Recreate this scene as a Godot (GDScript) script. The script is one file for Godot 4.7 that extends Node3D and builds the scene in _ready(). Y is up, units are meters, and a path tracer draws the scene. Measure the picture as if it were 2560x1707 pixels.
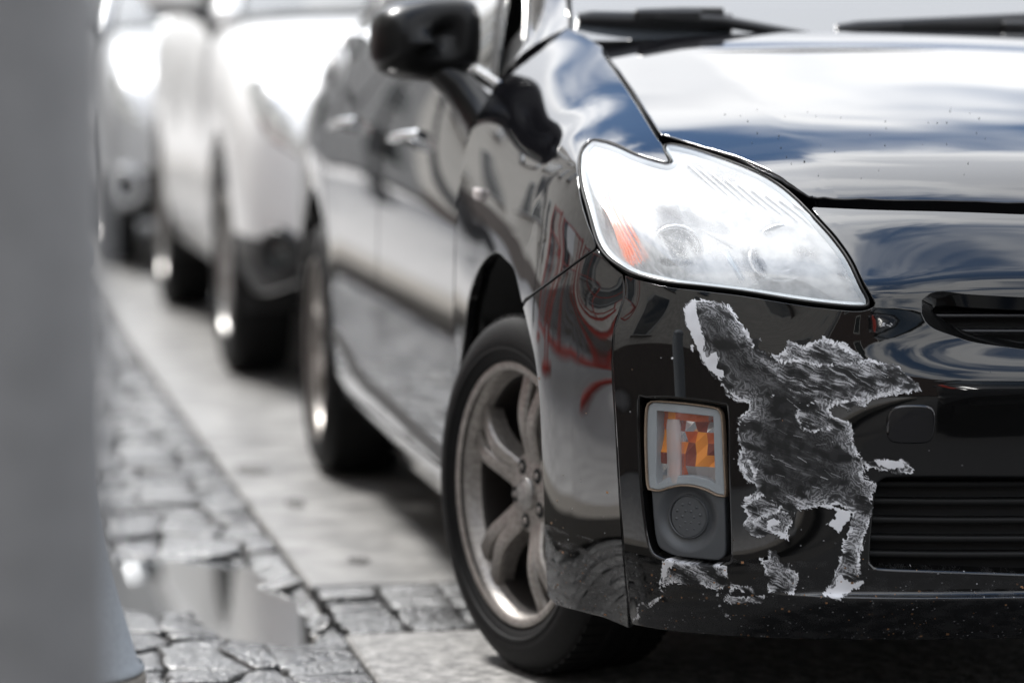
extends Node3D
# Kerbside street: a scraped black hatchback parked ahead of two pale cars. Units are metres, y up, the hatchback faces +z.

const FRONT_GRID := [[-0.7708,0.1850,0.6250,-0.7795,0.2350,0.6550,-0.7843,0.2620,0.6650,-0.7861,0.2740,0.6680,-0.7918,0.3200,0.6750,-0.7974,0.4200,0.6680,-0.8006,0.5200,0.6550,-0.8039,0.6000,0.6480,-0.7998,0.6600,0.6420,-0.7820,0.7100,0.6320,-0.7785,0.7380,0.6180,-0.7760,0.7650,0.6000,-0.7970,0.8300,0.5200,-0.7970,0.8700,0.4400,-0.7970,0.9100,0.3600,-0.7950,0.9500,0.2700],
	[-0.7504,0.1850,0.6650,-0.7548,0.2350,0.6950,-0.7571,0.2620,0.7030,-0.7581,0.2740,0.7060,-0.7609,0.3200,0.7120,-0.7637,0.4200,0.7080,-0.7653,0.5200,0.7000,-0.7670,0.6000,0.6950,-0.7649,0.6600,0.6920,-0.7560,0.7100,0.6800,-0.7542,0.7380,0.6650,-0.7530,0.7650,0.6450,-0.7650,0.8300,0.5550,-0.7650,0.8700,0.4700,-0.7650,0.9100,0.3850,-0.7650,0.9500,0.2900],
	[-0.7000,0.1850,0.7250,-0.7000,0.2350,0.7560,-0.7000,0.2620,0.7640,-0.7000,0.2740,0.7670,-0.7000,0.3200,0.7720,-0.7000,0.4200,0.7680,-0.7000,0.5200,0.7620,-0.7000,0.6000,0.7570,-0.7000,0.6600,0.7520,-0.7000,0.7100,0.7380,-0.7000,0.7380,0.7200,-0.7000,0.7650,0.6950,-0.7000,0.8300,0.6000,-0.7000,0.8700,0.5300,-0.7000,0.9100,0.4400,-0.7000,0.9500,0.3400],
	[-0.6000,0.1850,0.7850,-0.6000,0.2350,0.8160,-0.6000,0.2620,0.8260,-0.6000,0.2740,0.8280,-0.6000,0.3200,0.8320,-0.6000,0.4200,0.8280,-0.6000,0.5200,0.8230,-0.6000,0.6000,0.8200,-0.6000,0.6600,0.8120,-0.6000,0.7100,0.7900,-0.6000,0.7380,0.7740,-0.6000,0.7650,0.7480,-0.6000,0.8300,0.6550,-0.6000,0.8700,0.5800,-0.6000,0.9100,0.4900,-0.6000,0.9500,0.3800],
	[-0.4700,0.1850,0.8250,-0.4700,0.2350,0.8620,-0.4700,0.2620,0.8760,-0.4700,0.2740,0.8670,-0.4700,0.3200,0.8720,-0.4700,0.4200,0.8720,-0.4700,0.5200,0.8760,-0.4700,0.6000,0.8740,-0.4700,0.6600,0.8660,-0.4700,0.7100,0.8610,-0.4700,0.7380,0.8510,-0.4700,0.7650,0.8180,-0.4700,0.8300,0.7250,-0.4700,0.8700,0.6400,-0.4700,0.9100,0.5500,-0.4700,0.9500,0.4500],
	[-0.2800,0.1850,0.8550,-0.2800,0.2350,0.8950,-0.2800,0.2620,0.9120,-0.2800,0.2740,0.9020,-0.2800,0.3200,0.9060,-0.2800,0.4200,0.9080,-0.2800,0.5200,0.9140,-0.2800,0.6000,0.9120,-0.2800,0.6600,0.8840,-0.2800,0.7100,0.8700,-0.2800,0.7380,0.8620,-0.2800,0.7650,0.8420,-0.2800,0.8300,0.7650,-0.2800,0.8700,0.6850,-0.2800,0.9100,0.6000,-0.2800,0.9500,0.5000],
	[0.0000,0.1850,0.8700,0.0000,0.2350,0.9100,0.0000,0.2620,0.9280,0.0000,0.2740,0.9180,0.0000,0.3200,0.9220,0.0000,0.4200,0.9240,0.0000,0.5200,0.9300,0.0000,0.6000,0.9280,0.0000,0.6600,0.9000,0.0000,0.7100,0.8840,0.0000,0.7380,0.8760,0.0000,0.7650,0.8560,0.0000,0.8300,0.7800,0.0000,0.8700,0.7000,0.0000,0.9100,0.6200,0.0000,0.9500,0.5200],
	[0.2800,0.1850,0.8550,0.2800,0.2350,0.8950,0.2800,0.2620,0.9120,0.2800,0.2740,0.9020,0.2800,0.3200,0.9060,0.2800,0.4200,0.9080,0.2800,0.5200,0.9140,0.2800,0.6000,0.9120,0.2800,0.6600,0.8840,0.2800,0.7100,0.8700,0.2800,0.7380,0.8620,0.2800,0.7650,0.8420,0.2800,0.8300,0.7650,0.2800,0.8700,0.6850,0.2800,0.9100,0.6000,0.2800,0.9500,0.5000],
	[0.4700,0.1850,0.8250,0.4700,0.2350,0.8620,0.4700,0.2620,0.8760,0.4700,0.2740,0.8670,0.4700,0.3200,0.8720,0.4700,0.4200,0.8720,0.4700,0.5200,0.8760,0.4700,0.6000,0.8740,0.4700,0.6600,0.8660,0.4700,0.7100,0.8610,0.4700,0.7380,0.8510,0.4700,0.7650,0.8180,0.4700,0.8300,0.7250,0.4700,0.8700,0.6400,0.4700,0.9100,0.5500,0.4700,0.9500,0.4500],
	[0.6000,0.1850,0.7850,0.6000,0.2350,0.8160,0.6000,0.2620,0.8260,0.6000,0.2740,0.8280,0.6000,0.3200,0.8320,0.6000,0.4200,0.8280,0.6000,0.5200,0.8230,0.6000,0.6000,0.8200,0.6000,0.6600,0.8120,0.6000,0.7100,0.7900,0.6000,0.7380,0.7740,0.6000,0.7650,0.7480,0.6000,0.8300,0.6550,0.6000,0.8700,0.5800,0.6000,0.9100,0.4900,0.6000,0.9500,0.3800],
	[0.7000,0.1850,0.7250,0.7000,0.2350,0.7560,0.7000,0.2620,0.7640,0.7000,0.2740,0.7670,0.7000,0.3200,0.7720,0.7000,0.4200,0.7680,0.7000,0.5200,0.7620,0.7000,0.6000,0.7570,0.7000,0.6600,0.7520,0.7000,0.7100,0.7380,0.7000,0.7380,0.7200,0.7000,0.7650,0.6950,0.7000,0.8300,0.6000,0.7000,0.8700,0.5300,0.7000,0.9100,0.4400,0.7000,0.9500,0.3400],
	[0.7504,0.1850,0.6650,0.7548,0.2350,0.6950,0.7571,0.2620,0.7030,0.7581,0.2740,0.7060,0.7609,0.3200,0.7120,0.7637,0.4200,0.7080,0.7653,0.5200,0.7000,0.7670,0.6000,0.6950,0.7649,0.6600,0.6920,0.7560,0.7100,0.6800,0.7542,0.7380,0.6650,0.7530,0.7650,0.6450,0.7650,0.8300,0.5550,0.7650,0.8700,0.4700,0.7650,0.9100,0.3850,0.7650,0.9500,0.2900],
	[0.7708,0.1850,0.6250,0.7795,0.2350,0.6550,0.7843,0.2620,0.6650,0.7861,0.2740,0.6680,0.7918,0.3200,0.6750,0.7974,0.4200,0.6680,0.8006,0.5200,0.6550,0.8039,0.6000,0.6480,0.7998,0.6600,0.6420,0.7820,0.7100,0.6320,0.7785,0.7380,0.6180,0.7760,0.7650,0.6000,0.7970,0.8300,0.5200,0.7970,0.8700,0.4400,0.7970,0.9100,0.3600,0.7950,0.9500,0.2700]]
const LENS_GRID := [[-0.8680,0.6600,0.3000,-0.8660,0.7100,0.2800,-0.8620,0.7650,0.2400,-0.8520,0.8300,0.1700,-0.8420,0.8700,0.1000,-0.8260,0.9100,0.0300,-0.8000,0.9500,-0.0400],
	[-0.8450,0.6600,0.5000,-0.8420,0.7100,0.4850,-0.8380,0.7650,0.4500,-0.8320,0.8300,0.3800,-0.8240,0.8700,0.3100,-0.8120,0.9100,0.2400,-0.7900,0.9500,0.1700],
	[-0.8000,0.6600,0.6300,-0.8000,0.7100,0.6150,-0.8000,0.7650,0.5900,-0.8000,0.8300,0.5150,-0.8000,0.8700,0.4400,-0.7950,0.9100,0.3550,-0.7850,0.9500,0.2600],
	[-0.7649,0.6600,0.6920,-0.7560,0.7100,0.6800,-0.7530,0.7650,0.6450,-0.7650,0.8300,0.5550,-0.7650,0.8700,0.4700,-0.7650,0.9100,0.3850,-0.7650,0.9500,0.2900],
	[-0.7000,0.6600,0.7520,-0.7000,0.7100,0.7380,-0.7000,0.7650,0.6950,-0.7000,0.8300,0.6000,-0.7000,0.8700,0.5300,-0.7000,0.9100,0.4400,-0.7000,0.9500,0.3400],
	[-0.6000,0.6600,0.8120,-0.6000,0.7100,0.7900,-0.6000,0.7650,0.7480,-0.6000,0.8300,0.6550,-0.6000,0.8700,0.5800,-0.6000,0.9100,0.4900,-0.6000,0.9500,0.3800],
	[-0.4700,0.6600,0.8660,-0.4700,0.7100,0.8610,-0.4700,0.7650,0.8180,-0.4700,0.8300,0.7250,-0.4700,0.8700,0.6400,-0.4700,0.9100,0.5500,-0.4700,0.9500,0.4500],
	[-0.2800,0.6600,0.8840,-0.2800,0.7100,0.8700,-0.2800,0.7650,0.8420,-0.2800,0.8300,0.7650,-0.2800,0.8700,0.6850,-0.2800,0.9100,0.6000,-0.2800,0.9500,0.5000]]
const FENDER_GRID := [[-0.7708,0.1700,0.6250,-0.7804,0.2400,0.6569,-0.7918,0.3200,0.6750,-0.7974,0.4200,0.6680,-0.8006,0.5200,0.6550,-0.8039,0.6000,0.6480,-0.7998,0.6600,0.6420,-0.7820,0.7100,0.6320,-0.7790,0.7380,0.6160,-0.7770,0.7640,0.6000,-0.7350,0.8000,0.6200,-0.7000,0.8200,0.6200,-0.6500,0.8400,0.6200,-0.6000,0.8550,0.6200],
	[-0.8320,0.1700,0.5000,-0.8380,0.2400,0.5000,-0.8410,0.3200,0.5000,-0.8420,0.4200,0.5000,-0.8420,0.5200,0.5000,-0.8410,0.6000,0.5000,-0.8390,0.6600,0.5000,-0.8350,0.7100,0.5000,-0.8300,0.7450,0.5000,-0.8150,0.7900,0.5000,-0.7850,0.8450,0.5000,-0.7500,0.8700,0.5000,-0.7000,0.8850,0.5000,-0.6500,0.9000,0.5000],
	[-0.8580,0.1700,0.3600,-0.8650,0.2400,0.3600,-0.8680,0.3200,0.3600,-0.8690,0.4200,0.3600,-0.8690,0.5200,0.3600,-0.8680,0.6000,0.3600,-0.8660,0.6600,0.3600,-0.8610,0.7100,0.3600,-0.8500,0.7700,0.3600,-0.8370,0.8250,0.3600,-0.8050,0.8900,0.3600,-0.7700,0.9150,0.3600,-0.7050,0.9380,0.3600,-0.6500,0.9500,0.3600],
	[-0.8600,0.1700,0.2000,-0.8680,0.2400,0.2000,-0.8720,0.3200,0.2000,-0.8730,0.4200,0.2000,-0.8730,0.5200,0.2000,-0.8720,0.6000,0.2000,-0.8700,0.6600,0.2000,-0.8660,0.7100,0.2000,-0.8560,0.7750,0.2000,-0.8450,0.8350,0.2000,-0.8220,0.8950,0.2000,-0.7850,0.9400,0.2000,-0.7250,0.9700,0.2000,-0.6500,0.9920,0.2000],
	[-0.8350,0.1700,0.0000,-0.8600,0.2400,0.0000,-0.8700,0.3200,0.0000,-0.8730,0.4200,0.0000,-0.8740,0.5200,0.0000,-0.8730,0.6000,0.0000,-0.8710,0.6600,0.0000,-0.8670,0.7100,0.0000,-0.8620,0.7750,0.0000,-0.8510,0.8400,0.0000,-0.8300,0.9000,0.0000,-0.7900,0.9550,0.0000,-0.7300,1.0000,0.0000,-0.6450,1.0360,0.0000],
	[-0.8250,0.1700,-0.2500,-0.8550,0.2400,-0.2500,-0.8670,0.3200,-0.2500,-0.8710,0.4200,-0.2500,-0.8720,0.5200,-0.2500,-0.8720,0.6000,-0.2500,-0.8700,0.6600,-0.2500,-0.8670,0.7100,-0.2500,-0.8640,0.7800,-0.2500,-0.8550,0.8500,-0.2500,-0.8350,0.9200,-0.2500,-0.7950,0.9850,-0.2500,-0.7300,1.0450,-0.2500,-0.6350,1.0970,-0.2500],
	[-0.8100,0.1700,-0.4800,-0.8450,0.2400,-0.4800,-0.8620,0.3200,-0.4800,-0.8680,0.4200,-0.4800,-0.8700,0.5200,-0.4800,-0.8700,0.6000,-0.4800,-0.8690,0.6600,-0.4800,-0.8680,0.7100,-0.4800,-0.8660,0.7800,-0.4800,-0.8570,0.8600,-0.4800,-0.8380,0.9350,-0.4800,-0.8000,1.0050,-0.4800,-0.7400,1.0700,-0.4800,-0.6500,1.1300,-0.4800]]
const LENS_OUT_LINE := [2.945,5.787,2.812,5.722,2.626,5.627,2.409,5.517,2.230,5.404,2.119,5.297,2.051,5.188,2.004,5.067,1.963,4.925,1.924,4.756,1.889,4.566,1.861,4.366,1.840,4.168,1.830,3.982,1.823,3.788,1.812,3.572,1.801,3.337,1.793,3.088,1.797,2.859,1.810,2.669,1.833,2.519,1.862,2.408,1.896,2.319,1.938,2.243,1.994,2.169,2.067,2.095,2.155,2.026,2.251,1.960,2.347,1.899,2.432,1.845,2.512,1.799,2.607,1.757,2.735,1.714,2.902,1.669,3.094,1.626,3.318,1.587,3.547,1.556,3.762,1.532,3.956,1.514,4.125,1.496,4.277,1.474,4.413,1.450,4.541,1.425,4.666,1.398,4.794,1.365,4.930,1.323,5.070,1.276,5.206,1.230,5.329,1.190,5.440,1.158,5.542,1.128,5.637,1.101,5.727,1.079,5.816,1.058,5.903,1.039,5.979,1.026,6.036,1.024,6.077,1.034,6.093,1.062,6.096,1.125,6.093,1.198,6.083,1.291,6.068,1.401,6.054,1.527,6.041,1.679,6.028,1.848,6.016,2.016,6.002,2.160,5.986,2.281,5.968,2.392,5.948,2.497,5.929,2.598,5.909,2.692,5.889,2.782,5.868,2.875,5.845,2.984,5.822,3.119,5.800,3.281,5.777,3.462,5.754,3.646,5.728,3.821,5.700,3.982,5.668,4.128,5.632,4.266,5.593,4.391,5.552,4.505,5.505,4.615,5.446,4.729,5.371,4.853,5.284,4.981,5.191,5.106,5.101,5.219,5.016,5.323,4.930,5.420,4.846,5.506,4.767,5.577,4.694,5.633,4.625,5.675,4.563,5.703,4.512,5.716,4.449,5.692,4.417,5.625,4.400,5.535,4.398,5.431,4.409,5.325,4.420,5.225,4.418,5.143,4.401,5.077,4.361,5.016,4.301,4.985,4.263,4.994,4.221,5.015,4.173,5.046,4.119,5.083,4.057,5.127,3.987,5.177,3.914,5.234,3.841,5.297,3.770,5.370,3.699,5.452,3.627,5.532,3.555,5.602,3.482,5.658,3.407,5.706,3.332,5.745,3.256,5.773,3.185,5.797,3.115,5.815,3.039,5.816]
const BUMP_OUT_LINE := [6.000,0.120,5.500,0.120,5.000,0.120,4.500,0.120,4.000,0.120,3.500,0.120,3.000,0.120,2.500,0.120,2.000,0.120,1.500,0.120,1.000,0.120,0.500,0.120,0.000,0.120,0.000,1.000,0.000,2.000,0.000,3.000,0.000,4.000,0.000,5.000,0.000,6.000,0.000,7.000,0.000,8.000,0.000,9.000,0.000,10.000,0.000,10.207,0.161,10.207,0.311,10.163,0.446,10.122,0.598,10.079,0.781,10.030,0.979,9.967,1.173,9.887,1.370,9.806,1.562,9.737,1.751,9.688,1.935,9.648,2.105,9.608,2.259,9.560,2.396,9.508,2.526,9.456,2.652,9.401,2.782,9.337,2.918,9.260,3.059,9.179,3.196,9.106,3.320,9.047,3.432,9.001,3.535,8.961,3.632,8.926,3.722,8.897,3.809,8.869,3.892,8.844,3.965,8.828,4.026,8.829,4.074,8.853,4.113,8.896,4.141,8.952,4.160,9.018,4.167,9.120,4.157,9.254,4.141,9.440,4.130,9.618,4.116,9.816,4.102,10.024,4.089,10.295,4.080,10.625,4.073,10.889,4.065,11.079,4.053,11.221,4.038,11.343,4.020,11.458,4.000,11.567,3.981,11.668,3.960,11.762,3.938,11.853,3.918,11.944,3.900,12.040,3.886,12.137,3.875,12.230,3.866,12.325,3.857,12.429,3.881,12.490,3.940,12.482,3.996,12.473,4.054,12.464,4.122,12.453,4.193,12.442,4.266,12.429,4.353,12.416,4.461,12.402,4.601,12.386,4.759,12.369,4.912,12.350,5.042,12.329,5.145,12.306,5.236,12.283,5.320,12.259,5.403,12.236,6.000,12.296,6.597,12.236,6.680,12.259,6.764,12.283,6.855,12.306,6.958,12.329,7.088,12.350,7.241,12.369,7.399,12.386,7.539,12.402,7.647,12.416,7.734,12.429,7.807,12.442,7.878,12.453,7.946,12.464,8.004,12.473,8.060,12.482,8.119,12.490,8.143,12.429,8.134,12.325,8.125,12.230,8.114,12.137,8.100,12.040,8.082,11.944,8.062,11.853,8.040,11.762,8.019,11.668,8.000,11.567,7.980,11.458,7.962,11.343,7.947,11.221,7.935,11.079,7.927,10.889,7.920,10.625,7.911,10.295,7.898,10.024,7.884,9.816,7.870,9.618,7.859,9.440,7.843,9.254,7.833,9.120,7.840,9.018,7.859,8.952,7.887,8.896,7.926,8.853,7.974,8.829,8.035,8.828,8.108,8.844,8.191,8.869,8.278,8.897,8.368,8.926,8.465,8.961,8.568,9.001,8.680,9.047,8.804,9.106,8.941,9.179,9.082,9.260,9.218,9.337,9.348,9.401,9.474,9.456,9.604,9.508,9.741,9.560,9.895,9.608,10.065,9.648,10.249,9.688,10.438,9.737,10.630,9.806,10.827,9.887,11.021,9.967,11.219,10.030,11.402,10.079,11.554,10.122,11.689,10.163,11.839,10.207,12.000,10.207,12.000,10.000,12.000,9.000,12.000,8.000,12.000,7.000,12.000,6.000,12.000,5.000,12.000,4.000,12.000,3.000,12.000,2.000,12.000,1.000,12.000,0.120,11.500,0.120,11.000,0.120,10.500,0.120,10.000,0.120,9.500,0.120,9.000,0.120,8.500,0.120,8.000,0.120,7.500,0.120,7.000,0.120,6.500,0.120]
const UGRILLE_LINE := [6.000,8.837,5.264,8.877,5.195,8.907,5.121,8.939,5.047,8.969,4.981,8.997,4.924,9.022,4.875,9.047,4.833,9.065,4.797,9.074,4.761,9.069,4.737,9.048,4.721,9.016,4.706,8.953,4.706,8.870,4.713,8.807,4.726,8.736,4.747,8.658,4.770,8.590,4.799,8.516,4.830,8.444,4.861,8.382,4.888,8.332,4.914,8.291,4.945,8.251,4.988,8.210,5.047,8.164,5.115,8.118,5.185,8.072,5.251,8.025,6.000,7.995,6.749,8.025,6.815,8.072,6.885,8.118,6.953,8.164,7.012,8.210,7.055,8.251,7.086,8.291,7.112,8.332,7.139,8.382,7.170,8.444,7.201,8.516,7.230,8.590,7.253,8.658,7.274,8.736,7.287,8.807,7.294,8.870,7.294,8.953,7.279,9.016,7.263,9.048,7.239,9.069,7.203,9.074,7.167,9.065,7.125,9.047,7.076,9.022,7.019,8.997,6.953,8.969,6.879,8.939,6.805,8.907,6.736,8.877]
const LGRILLE_LINE := [6.000,5.268,5.228,5.268,5.137,5.273,5.042,5.277,4.940,5.281,4.832,5.283,4.710,5.284,4.574,5.284,4.443,5.282,4.339,5.277,4.278,5.270,4.248,5.262,4.235,5.251,4.220,5.233,4.198,5.207,4.184,5.171,4.172,5.100,4.165,5.010,4.159,4.898,4.153,4.778,4.148,4.659,4.141,4.528,4.134,4.381,4.128,4.233,4.126,4.107,4.127,4.006,4.132,3.960,4.149,3.926,4.159,3.896,4.168,3.875,4.198,3.858,4.266,3.841,4.390,3.823,4.548,3.806,4.709,3.787,4.847,3.767,4.959,3.745,5.060,3.723,5.153,3.700,5.243,3.675,6.000,3.675,6.757,3.675,6.847,3.700,6.940,3.723,7.041,3.745,7.153,3.767,7.291,3.787,7.452,3.806,7.610,3.823,7.734,3.841,7.802,3.858,7.832,3.875,7.841,3.896,7.851,3.926,7.868,3.960,7.873,4.006,7.874,4.107,7.872,4.233,7.866,4.381,7.859,4.528,7.852,4.659,7.847,4.778,7.841,4.898,7.835,5.010,7.828,5.100,7.816,5.171,7.802,5.207,7.780,5.233,7.765,5.251,7.752,5.262,7.722,5.270,7.661,5.277,7.557,5.282,7.426,5.284,7.290,5.284,7.168,5.283,7.060,5.281,6.958,5.277,6.863,5.273,6.772,5.268]
const POCKET_LINE := [0.892,6.329,0.930,6.454,0.987,6.444,1.103,6.428,1.239,6.446,1.401,6.461,1.571,6.470,1.737,6.472,1.916,6.465,2.104,6.451,2.269,6.430,2.387,6.405,2.450,6.397,2.477,6.398,2.488,6.367,2.497,6.263,2.507,6.072,2.508,5.830,2.506,5.570,2.507,5.308,2.514,5.003,2.524,4.669,2.532,4.360,2.534,4.102,2.526,3.924,2.506,3.907,2.473,3.903,2.441,3.865,2.404,3.834,2.353,3.810,2.280,3.795,2.167,3.789,2.018,3.792,1.853,3.801,1.703,3.812,1.578,3.826,1.467,3.845,1.369,3.870,1.281,3.901,1.211,3.931,1.161,3.961,1.121,4.007,1.082,4.080,1.042,4.176,1.007,4.286,0.976,4.405,0.949,4.535,0.924,4.673,0.903,4.827,0.887,5.006,0.876,5.212,0.868,5.469,0.863,5.776,0.869,6.088]
const LAMP_LINE := [1.044,6.232,1.080,6.313,1.126,6.333,1.156,6.357,1.259,6.369,1.384,6.372,1.539,6.373,1.697,6.371,1.836,6.366,1.963,6.358,2.086,6.347,2.193,6.335,2.271,6.321,2.327,6.304,2.348,6.285,2.362,6.255,2.377,6.225,2.386,6.184,2.394,6.094,2.400,5.977,2.405,5.834,2.410,5.684,2.414,5.543,2.420,5.400,2.426,5.249,2.432,5.112,2.435,5.010,2.433,4.951,2.427,4.952,2.390,4.956,2.353,4.959,2.313,4.968,2.272,4.986,2.229,5.008,2.177,5.030,2.130,5.044,2.075,5.058,2.017,5.070,1.958,5.078,1.899,5.081,1.838,5.081,1.776,5.077,1.716,5.071,1.658,5.062,1.602,5.049,1.546,5.035,1.490,5.021,1.415,4.999,1.339,4.976,1.263,4.961,1.189,4.959,1.115,4.965,1.038,4.970,1.024,5.000,1.010,5.029,1.000,5.113,0.995,5.240,0.991,5.406,0.990,5.583,0.993,5.741,1.000,5.880,1.012,6.016,1.027,6.137]
const FOGC_LINE := [1.066,4.937,1.132,4.939,1.195,4.942,1.263,4.949,1.337,4.965,1.413,4.986,1.490,5.006,1.546,5.021,1.602,5.035,1.658,5.048,1.716,5.057,1.776,5.063,1.838,5.067,1.899,5.067,1.958,5.064,2.017,5.056,2.075,5.044,2.130,5.030,2.177,5.016,2.229,4.994,2.272,4.972,2.313,4.954,2.353,4.945,2.392,4.941,2.430,4.937,2.433,4.837,2.436,4.739,2.438,4.642,2.441,4.547,2.443,4.444,2.444,4.334,2.445,4.227,2.443,4.136,2.438,4.060,2.429,4.021,2.409,3.987,2.378,3.948,2.336,3.916,2.279,3.896,2.220,3.892,2.149,3.896,2.071,3.904,1.992,3.910,1.911,3.912,1.826,3.912,1.740,3.913,1.657,3.920,1.578,3.931,1.502,3.945,1.430,3.965,1.364,3.989,1.305,4.015,1.254,4.041,1.211,4.078,1.173,4.131,1.145,4.199,1.126,4.277,1.112,4.364,1.100,4.459,1.089,4.566,1.081,4.686,1.074,4.811]
const FOG_C_LINE := [1.813,4.600]
const LAMPW_LINE := [1.253,6.214,1.551,6.209,1.814,6.201,2.053,6.190,2.271,6.178,2.277,5.890,2.282,5.627,2.288,5.375,2.294,5.124,2.259,5.143,2.224,5.161,2.178,5.178,2.132,5.190,2.078,5.201,2.019,5.210,1.960,5.217,1.901,5.219,1.842,5.219,1.781,5.216,1.718,5.210,1.651,5.202,1.581,5.190,1.512,5.176,1.446,5.158,1.383,5.132,1.322,5.100,1.268,5.071,1.226,5.056,1.191,5.018,1.194,5.124,1.203,5.315,1.218,5.581,1.236,5.891]
const TOW_LINE := [4.265,6.335,4.280,6.385,4.299,6.424,4.326,6.455,4.352,6.472,4.382,6.484,4.414,6.491,4.448,6.494,4.484,6.496,4.524,6.494,4.560,6.487,4.589,6.473,4.614,6.444,4.629,6.405,4.639,6.353,4.644,6.303,4.645,6.245,4.645,6.183,4.644,6.124,4.641,6.063,4.637,6.001,4.632,5.944,4.624,5.899,4.613,5.861,4.599,5.837,4.576,5.821,4.551,5.813,4.520,5.809,4.486,5.808,4.453,5.808,4.418,5.808,4.381,5.810,4.346,5.815,4.317,5.826,4.291,5.846,4.274,5.875,4.261,5.916,4.255,5.958,4.251,6.010,4.249,6.065,4.249,6.120,4.250,6.175,4.253,6.232,4.258,6.287]
const BSIDE_LINE := [0.679,8.973,0.729,8.863,0.781,8.757,0.841,8.636,0.918,8.481,1.020,8.271,1.146,8.007,1.292,7.708,1.446,7.447,1.598,7.250,1.753,7.089,1.905,6.946,2.052,6.810,2.195,6.682,2.336,6.560,2.484,6.437,2.646,6.305,2.797,6.051,2.698,5.878,2.600,5.708,2.505,5.541,2.414,5.376,2.327,5.218,2.242,5.068,2.166,4.917,2.101,4.756,2.047,4.582,2.001,4.401,1.962,4.220,1.930,4.044,1.904,3.880,1.886,3.725,1.870,3.564,1.852,3.388,1.832,3.187,1.811,2.964,1.791,2.730,1.773,2.489,1.760,2.218,1.753,1.900,1.750,1.559,1.752,1.245,1.755,0.999,1.761,0.798,1.769,0.610,1.783,0.404,1.512,0.281,1.332,0.303,1.174,0.318,1.026,0.328,0.878,0.335,0.727,0.336,0.574,0.334,0.423,0.330,0.000,0.200,0.000,1.000,0.000,2.000,0.000,3.000,0.000,4.000,0.000,5.000,0.000,6.000,0.000,7.000,0.000,7.700,0.000,8.240,0.230,8.574,0.586,8.891]
const FENDER_LINE := [2.759,6.330,2.567,6.476,2.388,6.611,2.221,6.742,2.062,6.873,1.910,7.007,1.759,7.149,1.607,7.312,1.456,7.513,1.302,7.779,1.156,8.073,1.030,8.336,0.932,8.544,0.854,8.695,0.787,8.810,0.748,8.912,0.752,9.019,0.814,9.124,0.916,9.215,1.033,9.295,1.142,9.369,1.241,9.439,1.343,9.504,1.446,9.569,1.545,9.637,1.642,9.716,1.739,9.805,1.836,9.904,1.930,10.011,2.019,10.124,2.106,10.248,2.193,10.387,2.282,10.541,2.374,10.701,2.460,10.847,2.533,10.973,2.588,11.080,2.624,11.174,2.645,11.261,2.652,11.339,2.644,11.406,2.618,11.459,2.576,11.501,2.522,11.537,2.464,11.570,2.403,11.602,2.336,11.631,2.262,11.660,2.179,11.690,2.083,11.723,1.977,11.763,1.875,11.819,1.786,11.891,1.708,11.982,1.635,12.090,1.571,12.203,1.516,12.306,1.470,12.396,1.431,12.476,1.400,12.544,1.378,12.599,1.389,12.698,1.514,12.709,1.646,12.719,1.774,12.728,1.882,12.735,1.941,12.730,1.967,12.708,2.123,12.711,2.416,12.766,2.823,12.843,3.254,12.899,3.650,12.939,3.988,12.953,4.281,12.938,4.528,12.919,4.723,12.917,4.843,12.933,4.902,12.957,4.935,12.983,4.982,13.000,5.600,13.000,6.000,13.000,6.000,12.000,6.000,11.000,6.000,10.000,6.000,9.000,6.000,8.000,6.000,7.000,6.000,6.000,6.000,5.000,6.000,4.000,6.000,3.000,6.000,2.000,6.000,1.300,6.000,2.595,6.000,2.846,5.940,3.100,5.861,3.344,5.784,3.576,5.705,3.806,5.622,4.044,5.540,4.289,5.466,4.538,5.406,4.792,5.358,5.054,5.309,5.326,5.248,5.604,5.167,5.881,5.074,6.152,4.980,6.428,4.890,6.675,4.800,6.870,4.705,7.020,4.610,7.138,4.518,7.232,4.401,7.324,4.289,7.382,4.177,7.411,4.067,7.408,3.955,7.374,3.832,7.325,3.728,7.290,3.617,7.254,3.499,7.196,3.376,7.097,3.248,6.934,3.117,6.700,2.993,6.423,2.871,6.161]
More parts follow.
